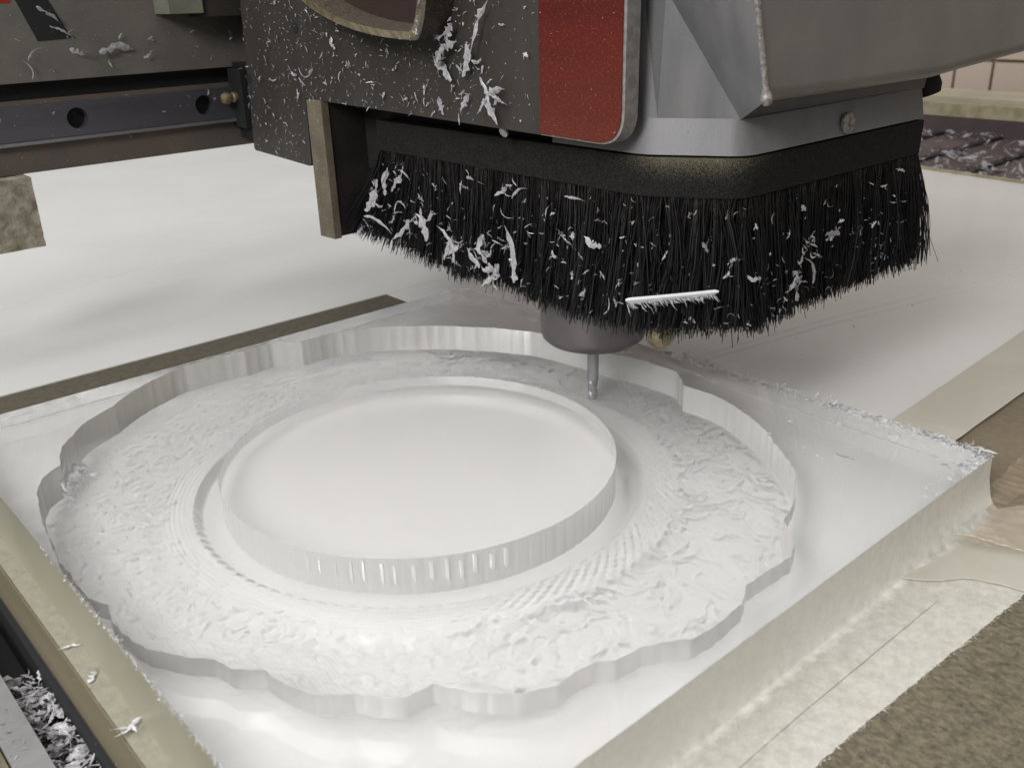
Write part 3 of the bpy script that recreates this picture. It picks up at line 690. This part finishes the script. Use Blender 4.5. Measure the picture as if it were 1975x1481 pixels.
# duct box to the right: end wall welded to the casting, front wall with a rounded lower edge
YD = -106
def bx_(z): return 103.6 - (z - 155.7) * .30
bm = bmesh.new()
E0 = (bx_(155.7), YD, 155.7); E1 = (bx_(230), YD, 230); F0 = B_; F1 = (94, -47, 230)
Fm = Dd
def _patch():
    bmq = bmesh.new(); P00, P10, P11, P01 = Vector(E0), Vector(F0), Vector(Dd), Vector((bx_(197), YD, 197)); n_ = 12; g = []
    for i in range(n_ + 1):
        for j in range(n_ + 1):
            a, b = i / n_, j / n_
            g.append(bmq.verts.new(P00 * (1 - a) * (1 - b) + P10 * a * (1 - b) + P11 * a * b + P01 * (1 - a) * b))
    for i in range(n_):
        for j in range(n_):
            bmq.faces.new((g[i * (n_ + 1) + j], g[(i + 1) * (n_ + 1) + j], g[(i + 1) * (n_ + 1) + j + 1], g[i * (n_ + 1) + j + 1]))
    q = bmq.verts.new(E1), bmq.verts.new(F1)
    bmq.faces.new((g[n_], g[-1], q[1], q[0]))
    return bmq
bm_obj('duct_end_wall', _patch(), casting, ds, smooth=True)
def duct_pts(x, zb): return [(x, YD, 470), (x, YD, zb + 6.5), (x, YD + .5, zb + 3.6), (x, YD + 2.2, zb + 1.2), (x, YD + 5, zb), (x, 60, zb + 20), (x, 60, 470)]
secs = [duct_pts(104.5, 154.6), duct_pts(112, 154.4), duct_pts(190, 153.4), duct_pts(250, 153.2), duct_pts(262, 153.8), duct_pts(280, 154.9), duct_pts(345, 158.2), duct_pts(520, 166), duct_pts(700, 174)]
for q in (0, 1):
    for k_, p in enumerate(secs[q]):
        if k_ > 3: secs[q][k_] = (112 if k_ == 4 else 150, p[1], p[2])
        if k_ in (0, 1, 2, 3): secs[q][k_] = (bx_(p[2]) + (.5 if q == 0 else 5), p[1], p[2])
bm = bmesh.new(); rings = [[bm.verts.new(p) for p in s_] for s_ in secs]
for a, b in zip(rings, rings[1:]):
    for i in range(7): bm.faces.new((a[i], a[(i + 1) % 7], b[(i + 1) % 7], b[i]))
bm.faces.new(rings[-1][::-1])
bm_obj('extraction_duct', bm, ductm, ds, smooth=True)
bm = bmesh.new(); pts = []; rs = []
for i in range(70):
    z = 154.2 + i * 1.0; pts.append((bx_(z) + .2 * nz(i, .5), YD - .3, z)); rs.append(1.15 + .3 * nz(i, .4) + (1.5 * math.exp(-((i - 2.4) / 2.2) ** 2)))
tube(bm, pts, rs, 10); bm_obj('weld_bead', bm, bead, ds, smooth=True)
bm = bmesh.new(); lathe(bm, [(5.2, 0), (5.2, 1.2), (4.6, 1.9), (2.1, 1.9), (1.7, .6)], (197.4, -88.9, 136), axis=(0, -1, 0), n=32)
sh = bm_obj('screw', bm, bead, ds, smooth=True)
bm = bmesh.new(); lathe(bm, [(1.9, 0), (1.9, .5)], (197.4, -90.4, 136), axis=(0, -1, 0), n=6); bm_obj('screw_socket', bm, black, sh)
bpy.data.objects[sh.name].matrix_world
for ch in sh.children: ch.location = (0, 0, 0)
bm = bmesh.new(); lathe(bm, [(5, 0), (7, 2), (7.5, 8), (6, 12)], (287, -80, 152), axis=(.2, -.3, -.95), n=28); bm_obj('hose_clamp', bm, black, ds, smooth=True)

# bristles
P = [Vector(p) for p in path]
P = P + [Vector((277, -86)), Vector((277, -40))]
seg = [(P[i + 1] - P[i]).length for i in range(len(P) - 1)]; cum = np.r_[0, np.cumsum(seg)]; TOT = cum[-1]
def on_path(s):
    i = int(min(np.searchsorted(cum, s, 'right') - 1, len(P) - 2)); t = (s - cum[i]) / seg[i]
    p = P[i].lerp(P[i + 1], t); d = (P[min(i + 2, len(P) - 1)] - P[max(i - 1, 0)]).normalized() if 0 < i < len(P) - 2 else (P[i + 1] - P[i]).normalized()
    n_ = Vector((d.y, -d.x)); n_ = -n_ if n_.dot(Vector((-1, -1))) < 0 else n_
    if i >= len(P) - 3: n_ = Vector((.8, -.6))
    return p, d, n_
NB = 14500
vs = np.zeros((NB * 15, 3)); fs = []
_CL = [(random.gauss(0, 3.4), random.gauss(0, 1.2), random.gauss(0, 1.4), random.gauss(0, 1.6)) for _ in range(600)]
for b in range(NB):
    s = random.random() * TOT
    p, d, n_ = on_path(s)
    dep = random.uniform(-10.5, 0.8)
    y_end = sstep(70, 0, s)                            # left end fans out
    r_end = sstep(TOT - 46 - 55, TOT - 46, s)
    tuft = math.sin(s * 2.2) * .9 + 1.2 * nz(s, .25)
    tipz = 52 + 4.2 * nz(s, .06) + random.gauss(0, 2.2) + 8 * y_end - 1 * r_end + 6 * sstep(20, 0, s)
    if random.random() < .07: tipz += random.uniform(2, 14)
    outw = (7.5 * math.exp(-((s - 190) / 90) ** 2) + 2.0) + dep * .55 + random.gauss(0, 2.2) + 5 * y_end + 5 * r_end
    along = tuft + random.gauss(0, 4.4) - 33 * y_end ** 1.3 * random.uniform(.75, 1.1) + 15 * r_end * random.uniform(.2, 1.3)
    if random.random() < .02: along += random.gauss(0, 10); outw += random.uniform(0, 6)
    z0 = 113.0
    r0 = random.uniform(.18, .31)
    cl = _CL[int(s / 2.7 + dep * .07)]; along += cl[0]; outw += cl[1]; tipz += cl[2]
    curv = random.gauss(0, 1.3) + cl[3]
    for q in range(5):
        t = q / 4; e = t ** (1.25)
        c = p + n_ * (dep + outw * e + curv * math.sin(t * 3.14) * .5) + d * (along * e + curv * math.sin(t * 3.14))
        z = z0 + (tipz - z0) * t
        rr_ = r0 * (1 - .25 * t)
        for k_ in range(3):
            a = 2.094 * k_ + b
            vs[b * 15 + q * 3 + k_] = (c.x + rr_ * math.cos(a), c.y + rr_ * math.sin(a), z)
base = np.arange(NB)[:, None] * 15
qf = []
for q in range(4):
    for k_ in range(3):
        qf.append([q * 3 + k_, q * 3 + (k_ + 1) % 3, (q + 1) * 3 + (k_ + 1) % 3, (q + 1) * 3 + k_])
qf = np.array(qf); F = (base[:, :, None] + qf[None]).reshape(-1, 4).tolist()
F += [(i * 15 + 12, i * 15 + 13, i * 15 + 14) for i in range(NB)]
o = mesh_obj('bristles', vs, F, bristlem, ds, smooth=False); o['kind'] = 'stuff'
br_front = on_path

# ------------------------------------------------------------------ spindle nose, cutter, nozzle
TX, TY = 123.5, 6.2
sp = thing('spindle_nose', (TX, TY, 32), 'grey collet nut of the spindle with a thin steel end mill reaching down', 'spindle')
bm = bmesh.new(); lathe(bm, [(9, 20.4), (20, 20.8), (25, 22.2), (27.6, 24.7), (28.6, 28), (28.6, 58), (27, 60), (27, 128)], (TX, TY, 0), n=64); bm_obj('collet_nut', bm, colletm, sp, smooth=True)
bm = bmesh.new(); lathe(bm, [(3.1, -2), (3.1, 23)], (TX, TY, 0), n=24); bm_obj('cutter_shank', bm, shankm, sp, smooth=True)
# fluted tip
bm = bmesh.new(); n = 24; rings = []
for q in range(26):
    z = -2 - q * .52; tw = q * .24; ring = []
    for i in range(n):
        a = 2 * math.pi * i / n; r_ = 2.7 - .7 * max(0, math.cos(2 * (a))) ** 2 if q > 0 else 3.1
        if q > 21: r_ *= (1 - (q - 21) * .17)
        ring.append(bm.verts.new((TX + r_ * math.cos(a + tw), TY + r_ * math.sin(a + tw), z)))
    rings.append(ring)
for a, b in zip(rings, rings[1:]):
    for i in range(n): bm.faces.new((a[i], a[(i + 1) % n], b[(i + 1) % n], b[i]))
bm.faces.new(rings[-1]); bm_obj('cutter_flutes', bm, shankm, sp, smooth=True)
nzl = thing('coolant_nozzle', (111, -52, 40), 'small brass nozzle just showing beneath the bristles beside the collet nut', 'nozzle')
bm = bmesh.new(); lathe(bm, [(2, -3.5), (5, -2.5), (6.6, 0), (6.9, 4), (6, 6), (6, 20)], (112, -50, 39), axis=(-.25, -.1, .96), n=24); bm_obj('nozzle_tip', bm, brass, nzl, smooth=True)
bm = bmesh.new(); tube(bm, [(116, -46, 48), (121, -52, 46), (126, -57, 47)], 2.4, 10); bm_obj('nozzle_pipe', bm, brassdk, nzl, smooth=True)

# ------------------------------------------------------------------ shavings
def ribbon(vs, fs, L_, w, curl, seed, org=(0, 0, 0), head=0.0, lift=.16, jag=.3):
    rd = random.Random(seed); n = 9; b0 = len(vs); x = y = 0.0; a = head; fold = rd.uniform(-.5, .5)
    ps = rd.random() * 6
    for i in range(n + 1):
        t = i / n; wd = w * (math.sin(math.pi * min(1, t * .92 + .07)) ** .8) * .5; wl = max(.08, 1 + 1.8 * jag * rd.uniform(-1, 1)); wr = max(.08, 1 + 1.8 * jag * rd.uniform(-1, 1))
        z = lift * L_ * (math.sin(t * 3 + ps) * .5 + .5) * .4
        nx, ny = -math.sin(a), math.cos(a); tz = fold + rd.uniform(-.2, .2) + t * 1.2
        th_ = max(.012, w * .03)
        for sgn, up in ((1, 0), (0, th_), (-1, 0), (0, -th_ * .2)):
            wd_ = wd * (wl if sgn > 0 else wr)
            vs.append((org[0] + x + nx * wd_ * sgn * math.cos(tz), org[1] + y + ny * wd_ * sgn * math.cos(tz), org[2] + z + up + sgn * wd_ * math.sin(tz) * .6))
        x += math.cos(a) * L_ / n; y += math.sin(a) * L_ / n; a += curl / n * rd.uniform(.4, 1.6)
    for i in range(n):
        for k_ in range(4):
            fs.append((b0 + i * 4 + k_, b0 + i * 4 + (k_ + 1) % 4, b0 + (i + 1) * 4 + (k_ + 1) % 4, b0 + (i + 1) * 4 + k_))
def shav_mesh(kind, seed):
    rd = random.Random(seed); vs, fs = [], []
    if kind == 'flake': ribbon(vs, fs, 1, rd.uniform(.16, .38), rd.uniform(-1.8, 1.8), seed, (-.5, 0, 0), jag=.6)
    if kind == 'sliver': ribbon(vs, fs, 1, rd.uniform(.08, .16), rd.uniform(-2.2, 2.2), seed, (-.5, 0, 0))
    if kind == 'thread': ribbon(vs, fs, 1, .06, rd.uniform(1.5, 3), seed, (-.5, 0, 0), lift=.1, jag=.1)
    if kind == 'fork':
        ribbon(vs, fs, .8, .2, 1.1, seed, (-.4, 0, 0), jag=.4); ribbon(vs, fs, .55, .12, -1.4, seed + 1, (-.1, .02, 0), 1.0); ribbon(vs, fs, .4, .09, 1.6, seed + 2, (.1, 0, 0), -1.2)
    if kind == 'star':
        for q in range(rd.randint(5, 7)): ribbon(vs, fs, rd.uniform(.3, .6), rd.uniform(.06, .15), rd.uniform(-1.6, 1.6), seed + q, (.15 * rd.uniform(-1, 1), .1 * rd.uniform(-1, 1), .02 * q), q * 1.05 + rd.uniform(-.3, .3), lift=.3, jag=.4)
    if kind == 'feather':
        n = 26
        for i in range(n + 1):
            t = i / n; x = t - .5; y = .035 * t; wu = .022 * (1 if 0 < i < n else .5); wl = .03 * rd.uniform(.7, 1.15) * (1 if 0 < i < n else .4)
            for dy, z in ((wu, .012), (0, .03), (-wl, .008), (0, -.006)): vs.append((x, y + dy, z + .012 * math.sin(3 * t)))
        for i in range(n):
            for k_ in range(4): fs.append((i * 4 + k_, i * 4 + (k_ + 1) % 4, i * 4 + 4 + (k_ + 1) % 4, i * 4 + 4 + k_))
        for q in range(70): ribbon(vs, fs, rd.uniform(.035, .1) * (1 if q % 11 else 1.5), .012, rd.uniform(-.3, 1.1), seed + 50 + q, (-.49 + q * .0138, -.02 + .035 * q / 70, .01), -1.0 + rd.uniform(-.4, .3), lift=.15)
    if kind == 'wad':
        for q in range(14): ribbon(vs, fs, rd.uniform(.2, .55), rd.uniform(.03, .14), rd.uniform(-4, 4), seed + q, (rd.uniform(-.35, .35), rd.uniform(-.2, .2), rd.uniform(0, .15)), rd.uniform(0, 6.28), lift=.5, jag=.4)
    me = bpy.data.meshes.new('shaving'); me.from_pydata([(a * S, b * S, c * S) for a, b, c in vs], [], fs); me.update(); me.materials.append(chipm)
    return me
LIB = {k_: [shav_mesh(k_, 100 * i + hash_) for i in range(c)] for hash_, (k_, c) in enumerate((('flake', 9), ('sliver', 6), ('thread', 3), ('fork', 5), ('star', 4), ('feather', 1), ('wad', 4)))}
def put(kind, pos, normal, size, roll, label, group=None, variant=None, name='shaving', stretch=1, bright=False):
    me = LIB[kind][(variant if variant is not None else random.randrange(99)) % len(LIB[kind])]
    o = bpy.data.objects.new(name, me); col.objects.link(o)
    n_ = Vector(normal).normalized()
    up = Vector((0, 0, 1)) if abs(n_.z) < .9 else Vector((0, 1, 0))
    xax = up.cross(n_).normalized(); yax = n_.cross(xax)
    m = Matrix((xax, yax, n_)).transposed().to_4x4() @ Matrix.Rotation(roll, 4, 'Z') @ Matrix.Diagonal((size, size * stretch, size * .8, 1))
    m.translation = Vector(pos) * S; o.matrix_world = m
    tag(o, label, 'shaving', group)
    if bright: o.material_slots[0].link = 'OBJECT'; o.material_slots[0].material = whitechip
    return o
def scatter_stuff(name, n, fpos, sizes, normal, label, kinds=('flake', 'sliver', 'fork'), m=None):
    """past the largest ones: tiny crumbs joined into one mesh"""
    vs, fs = [], []
    for i in range(n):
        p = fpos(); 
        if p is None: continue
        me = LIB[random.choice(kinds)][random.randrange(3)]
        co = np.empty(len(me.vertices) * 3); me.vertices.foreach_get('co', co); co = co.reshape(-1, 3) / S
        nn = Vector(normal) + Vector([random.gauss(0, .35) for _ in range(3)]); nn.normalize()
        up = Vector((0, 0, 1)) if abs(nn.z) < .9 else Vector((0, 1, 0)); xa = up.cross(nn).normalized(); ya = nn.cross(xa)
        mm = np.array(Matrix((xa, ya, nn)).transposed() @ Matrix.Rotation(random.uniform(0, 6.28), 3, 'Z')) * random.choice(sizes) * random.uniform(.5, 1.2)
        b0 = len(vs); vs.extend((co @ mm.T + np.array(p)).tolist())
        fs.extend([[b0 + x for x in pl.vertices] for pl in me.polygons])
    o = mesh_obj(name, vs, fs, m or chipm, smooth=False); tag(o, label, 'shavings', kind='stuff'); return o

U = random.uniform
NX = (-1, 0, 0); NY = (0, -1, 0); NZ = (0, 0, 1); PI = math.pi
# prominent ones, each its own
put('star', (76, 62, 176.5), NX, 30, .3, 'large white shaving with splayed petals right of the brass collar', variant=0)
put('fork', (77, 66, 165), NX, 24, 2.2, 'forked white shaving hanging below the splayed one by the brass collar', variant=1)
put('flake', (76, 38, 185), NX, 30, 1.3, 'long folded white shaving at the top of the carriage plate', variant=2, stretch=.5)
put('fork', (77, 46, 166), NX, 22, .8, 'crumpled white shaving right below the long folded one on the plate', variant=2)
put('star', (76, 30, 151), NX, 25, .9, 'white star shaped shaving cluster low on the carriage plate', variant=2)
put('fork', (76, 27.5, 146), NX, 18, 1.8, 'drooping white shaving under the star cluster on the plate', variant=3)
put('flake', (77, 52, 148), NX, 11, 1.2, 'upright leaf shaped white shaving near the lower edge of the plate', variant=3)
put('thread', (77, 205, 147), NX, 24, -1.1, 'long curling white thread just above the side bracket', variant=0)
put('fork', (40, 327, 171), NY, 0.01, 0, 'x') if False else None
put('flake', (12, 328, 172), NY, 25, .35, 'largest ragged white shaving on the face of the gantry beam', variant=4, stretch=.7)
put('flake', (-13, 328, 166), NY, 14, -.9, 'twisted white shaving under the black printed stroke on the beam', variant=5)
put('flake', (33, 328, 165.5), NY, 10, .6, 'small arrow shaped white shaving in the middle of the beam face', variant=1)
put('sliver', (-41, 328, 172), NY, 13, 1.2, 'curved white sliver crossing the left edge of the printed stroke', variant=1)
put('thread', (-40, 328, 161), NY, 14, 1.1, 'thin white curl left of the printed stroke on the beam', variant=1)
put('flake', (-25, 328, 192), NY, 17, -.6, 'white shaving lying on top of the black printed stroke', variant=6, stretch=.5)
put('flake', (-20, 328, 183), NY, 14, -.3, 'narrow white shaving lower on the black printed stroke', variant=7, stretch=.5)
put('flake', (97, 318, 153), (0, -1, .6), 16, .2, 'pale shaving lodged where the beam meets the carriage', variant=2, stretch=.5)
put('feather', (89.5, -74.0, 70.5), (-.72, -.7, 0), 41, .05, 'long feathered white shaving lying level across the front bristles', variant=0, bright=True, stretch=1.25)
put('fork', (82, 149, 82), (-1, 0, .1), 24, .5, 'big folded white shaving at the left end of the bristles', variant=0)
put('sliver', (80, 141, 76), (-1, 0, 0), 28, .1, 'white shaving like a tail beside the big folded one in the bristles', variant=2, stretch=1.0)
put('flake', (79, 113, 75), (-1, 0, 0), 27, .7, 'broad bent white shaving low in the left bristles', variant=1, stretch=.6)
put('fork', (79, 92, 79), (-1, 0, 0), 23, 1.5, 'upright forked white shaving in the left bristles', variant=4)
put('sliver', (79, 66, 72), (-1, 0, 0), 23, 1.15, 'slanted white blade shaving in the lower left bristles', variant=3, stretch=1.2)
put('sliver', (79, 74, 70), (-1, 0, 0), 17, 1.2, 'shorter white blade shaving left of the slanted one in the bristles', variant=4, stretch=1.2)
put('wad', (79, 38, 65), (-1, 0, 0), 26, -.7, 'tangled white fluff of shavings at the lower edge of the left bristles', variant=0)
put('sliver', (80, 20, 75), (-1, 0, 0), 30, 1.5, 'long thin white shaving standing upright in the bristles', variant=5)
put('wad', (150, -97, 69), (0, -1, 0), 16, 1.6, 'knotted white shaving low in the right bristles', variant=1)
put('wad', (160, -96, 84), (0, -1, 0), 15, .3, 'knotted white shaving halfway up the right bristles', variant=2)
put('flake', (184, -95, 87), (0, -1, 0), 15, .1, 'bluish white flake high in the right bristles', variant=3)
put('sliver', (169, -97, 73), (0, -1, 0), 17, 1.4, 'narrow white strip with a kinked foot in the right bristles', variant=0, stretch=1.7)
put('wad', (-127, 108, -13), (.5, -.4, .7), 26, .6, 'bright heap of shavings in the left corner of the carved recess', variant=3, bright=True)
put('wad', (-119, 116, -12), (.3, -.5, .8), 13, 2.0, 'small bright tuft of shavings beside the heap in the left corner of the recess', variant=1, bright=True)
put('flake', (130.5, -141, .6), NZ, 13, 1.75, 'thin grey leaf shaped flake lying on the clear slab near the right corner', variant=4, stretch=.6)
put('star', (-164.5, -57, ZB + 1.4), NZ, 14, .4, 'splayed white shaving on the speckled tape at lower left', variant=1, bright=True)
put('flake', (-165, 3, ZB + 1), NZ, 8, .1, 'small pale flake on the upper part of the speckled tape', variant=2, bright=True)
put('flake', (-163, -22, ZB + 1), NZ, 9, .4, 'pale flake in the middle of the speckled left tape', variant=5, bright=True)
put('sliver', (68, -255, ZB + .6), NZ, 6, .3, 'lone white sliver on the bare brown board', variant=1, bright=True)
put('star', (176, -183, 2.5), NZ, 18, .3, 'stack of curled clear shavings on the right corner tip of the slab', variant=3, bright=True)

ADJ = {'flake': 'leaf shaped', 'sliver': 'narrow', 'fork': 'forked', 'thread': 'thread like'}
def grp(n, f, sizes, normal, zone, group, kinds=('flake', 'sliver', 'fork')):
    mid = sorted(sizes)[len(sizes) // 2]
    for i in range(n):
        p = f(); s = random.choice(sizes) * U(.7, 1.25); k_ = random.choice(kinds)
        nn = Vector(normal) + Vector([random.gauss(0, .18) for _ in range(3)])
        put(k_, p, nn, s, U(0, 6.28), f"{'larger' if s > mid * .95 else 'small'} {ADJ[k_]} white shaving {zone(p)}", group)
def z_plate(p):
    h_ = 'high' if p[2] > 170 else 'midway' if p[2] > 145 else 'low'
    y = p[1]
    return f"{h_} on the plate " + ('at its left lobe' if y > 245 else 'left of the bracket' if y > 212 else 'above the bracket' if y > 170 else 'under the brass collar' if y > 100 else 'right of the brass collar' if y > 45 else 'beside the red panel')
def z_beam(p):
    x = p[0]; return ('high' if p[2] > 177 else 'low') + ' on the beam face ' + ('left of the black stroke' if x < -35 else 'right of the black stroke' if x < 20 else 'in its middle' if x < 60 else 'near the carriage')
def z_rail(p):
    x = p[0]; return 'on the steel rail ' + ('left of the first hole' if x < -20 else 'between the two holes' if x < 66 else 'near the grease nipple')
def z_bris(p):
    h_ = 'near the roots of' if p[2] > 92 else 'halfway down' if p[2] > 72 else 'near the tips of'
    if p[1] > -60: y = p[1]; w = 'the bristles at the far left end' if y > 120 else 'the left bristles' if y > 60 else 'the bristles above the collet nut' if y > 0 else 'the bristles left of the front corner'
    else: x = p[0]; w = 'the front corner bristles' if x < 125 else 'the right bristles under the screw' if x < 205 else 'the bristles at the right end'
    return h_ + ' ' + w
def z_groove(p):
    y = p[1]; return 'heaped in the dark groove ' + ('at its upper end' if y > 12 else 'at mid length' if y > -25 else 'near the photo bottom')
def z_corner(p): return 'on the right slab corner ' + ('close to the tip' if p[0] > 168 else 'a little in from the tip')
def z_rim(p): return 'on the rear slab rim ' + ('close to the corner' if p[1] < -165 else 'midway' if p[1] < -140 else 'farther back')
def plate_pt():
    while True:
        y = 286 * (1 - random.random() ** .8) if random.random() < .85 else U(0, 286); z = U(99, 198)
        if z < 138 and y < 212: continue
        if y < 40 and random.random() < .6: continue
        return (78.6, y, z)
grp(90, plate_pt, (3.5, 5, 8), NX, z_plate, 'shavings on the carriage plate')
grp(18, lambda: (U(-65, 95), 328.5, U(155, 197)), (3, 5, 6), NY, z_beam, 'shavings on the beam face')
grp(9, lambda: (U(-68, 90), 326.5, U(119, 141)), (3, 4), NY, z_rail, 'shavings on the rail')
def bris_pt(lo=0, hi=1):
    t = lo + (hi - lo) * random.random() ** 1.25; s = t * (TOT - 50); p, d, n_ = on_path(s)
    z = U(56, 108); e = ((112 - z) / 60) ** 1.25
    if z < 90 or random.random() < .5:
        ye = float(sstep(70, 0, s)); o_ = (9.0 * math.exp(-((s - 190) / 90) ** 2) + 2.6 + 5 * ye) * e + 2.2
        q = p + n_ * o_ - d * 24 * ye * e
        return (q.x, q.y, z)
    return bris_pt(lo, hi)
grp(58, lambda: bris_pt(0, .5), (5, 7, 10, 14), (-1, -.1, 0), z_bris, 'shavings in the bristles', ('flake', 'sliver', 'fork', 'sliver', 'thread'))
grp(34, lambda: bris_pt(.5, .98), (3, 5, 7), (-.3, -1, 0), z_bris, 'shavings in the bristles', ('flake', 'sliver', 'fork', 'thread'))
def groove_pt(): return (U(-183, -173), U(-75, 40), U(-59, -53))
grp(30, groove_pt, (9, 11, 13), NZ, z_groove, 'shavings in the groove', ('flake', 'fork', 'sliver'))
grp(8, lambda: (U(150, 179), -186 + abs(random.gauss(0, 3)), 1), (5, 7), NZ, z_corner, 'shavings on the slab corner')
grp(14, lambda: (179 + random.gauss(0, 1.4), -186 + 75 * random.random() ** 1.6, 1), (4, 6, 9), NZ, z_rim, 'shavings on the slab rim')

# crumbs
cr = 'fine white crumbs and dust '
scatter_stuff('plate_crumbs', 950, plate_pt, (1.2, 1.4, 1.8, 2.2, 2.6, 4.2), NX, cr + 'on the carriage plate')
scatter_stuff('collar_crumbs', 70, lambda: (lambda t, k: (58.5 if k > .93 else 61, *ell(t, k)))(U(3.3, 4.9), U(.9, 1.0)), (1.5, 2.5, 4), NX, cr + 'along the dusty brass collar')
scatter_stuff('bracket_crumbs', 60, lambda: (78.5, U(192.5, 208.5), U(56, 137)), (1, 1.6), NX, cr + 'on the narrow side bracket')
scatter_stuff('red_crumbs', 36, lambda: (79.6, U(-49, -1), U(138, 198)), (.8, 1.2), NX, cr + 'on the red painted plate end')
scatter_stuff('beam_crumbs', 150, lambda: (U(-75, 98), 328.8, U(154, 199)), (1, 1.6), NY, cr + 'on the gantry beam face')
scatter_stuff('rail_crumbs', 110, lambda: (U(-75, 95), 325.8 if random.random() < .7 else 330, U(99, 142)), (1, 1.6), NY, cr + 'on the linear rail and lower plate')
scatter_stuff('bristle_crumbs', 420, lambda: bris_pt(0, .98), (1.2, 2, 3, 5), (-.7, -.7, 0), cr + 'caught among the bristles')
scatter_stuff('casting_crumbs', 40, lambda: (U(98, 112), U(-80, -55), U(132, 198)), (.6, .9), (-.8, -.6, 0), cr + 'on the grey casting')
scatter_stuff('rim_crumbs', 620, lambda: (179.5 + random.gauss(0, 1.3), -187 + 190 * random.random() ** 1.3, U(-.5, 1.6)), (1.5, 2.5, 4, 6), NZ, cr + 'along the back right rim of the slab', m=whitechip)
scatter_stuff('corner_crumbs', 260, lambda: (U(120, 180) if random.random() < .3 else U(155, 180), -187 + abs(random.gauss(0, 3.5)), .3), (1.2, 2, 3), NZ, cr + 'at the right corner of the slab', m=whitechip)
scatter_stuff('slab_crumbs', 70, lambda: (U(110, 175), U(-165, -95), .3), (1.5, 2.6), NZ, cr + 'scattered on the clear slab near its right corner', m=whitechip)
scatter_stuff('left_rim_crumbs', 900, lambda: (X0 - .3 + random.gauss(0, .5), (U(-125, 5) if random.random() < .85 else U(-125, 40)), U(-.6, .6)), (.6, 1.1, 1.6), NZ, cr + 'along the left rim of the slab', m=whitechip)
scatter_stuff('left_tape_crumbs', 120, lambda: (U(-168, -160), U(-90, 90), ZB + .7), (.6, 1.1), NZ, cr + 'on the speckled left tape and board edge')
scatter_stuff('groove_shavings', 420, lambda: (U(-184, -171), U(-90, 42), U(-64, -54)), (4, 7, 10, 12), NZ, 'mass of curled white shavings at the bottom of the dark groove')
scatter_stuff('groove_crumbs', 160, lambda: (-169.2, U(-90, 100), U(-70, -28)), (.6, 1, 1.5), NX, cr + 'on the dark wall of the groove')
scatter_stuff('rail_top_crumbs', 90, lambda: (U(-196, -185), U(-60, 20), -49.6), (.8, 1.5, 2.5), NZ, cr + 'on the grey aluminium rail')
scatter_stuff('tray_shavings', 1500, lambda: (lambda t: (960 + 500 * t, U(0, 620), -54 + 5 * random.random()))(random.random() ** 2.0), (14, 20, 28), NZ, 'white shavings strewn over the far chip tray')
scatter_stuff('rim_dust', 120, lambda: (U(900, 950), U(-60, 420), -18), (6, 10), NZ, 'white shavings along the far edge of the white sheet')
scatter_stuff('sheet_crumbs', 160, lambda: (U(200, 600), U(-110, 150), -21.6), (2, 3), NZ, cr + 'scattered on the white side sheet', m=whitechip)
scatter_stuff('board_crumbs', 60, lambda: (U(-60, 200), U(-300, -232), ZB + .4), (.6, 1, 1.6), NZ, cr + 'on the bare board')
scatter_stuff('block_crumbs', 90, lambda: (U(-100, -60), 317.2, U(56, 96)), (1.2, 2.2), NY, 'dust lumps and crumbs on the dirty wiper block', m=mat('brown_crumb', srgb(120, 108, 84), rough=.8))
dark = mat('dark_speck', (0.03, 0.03, 0.03, 1), rough=.6)
scatter_stuff('dark_specks', 40, lambda: (lambda a, r_: (r_ * math.cos(a), r_ * math.sin(a), .15))(U(0, 6.28), 85 * random.random() ** .5), (.7, .9, 1.4), NZ, 'scattered dark specks on the smooth raised disc', m=dark)
for o in bpy.data.objects:
    if '_o' in o: del o['_o']
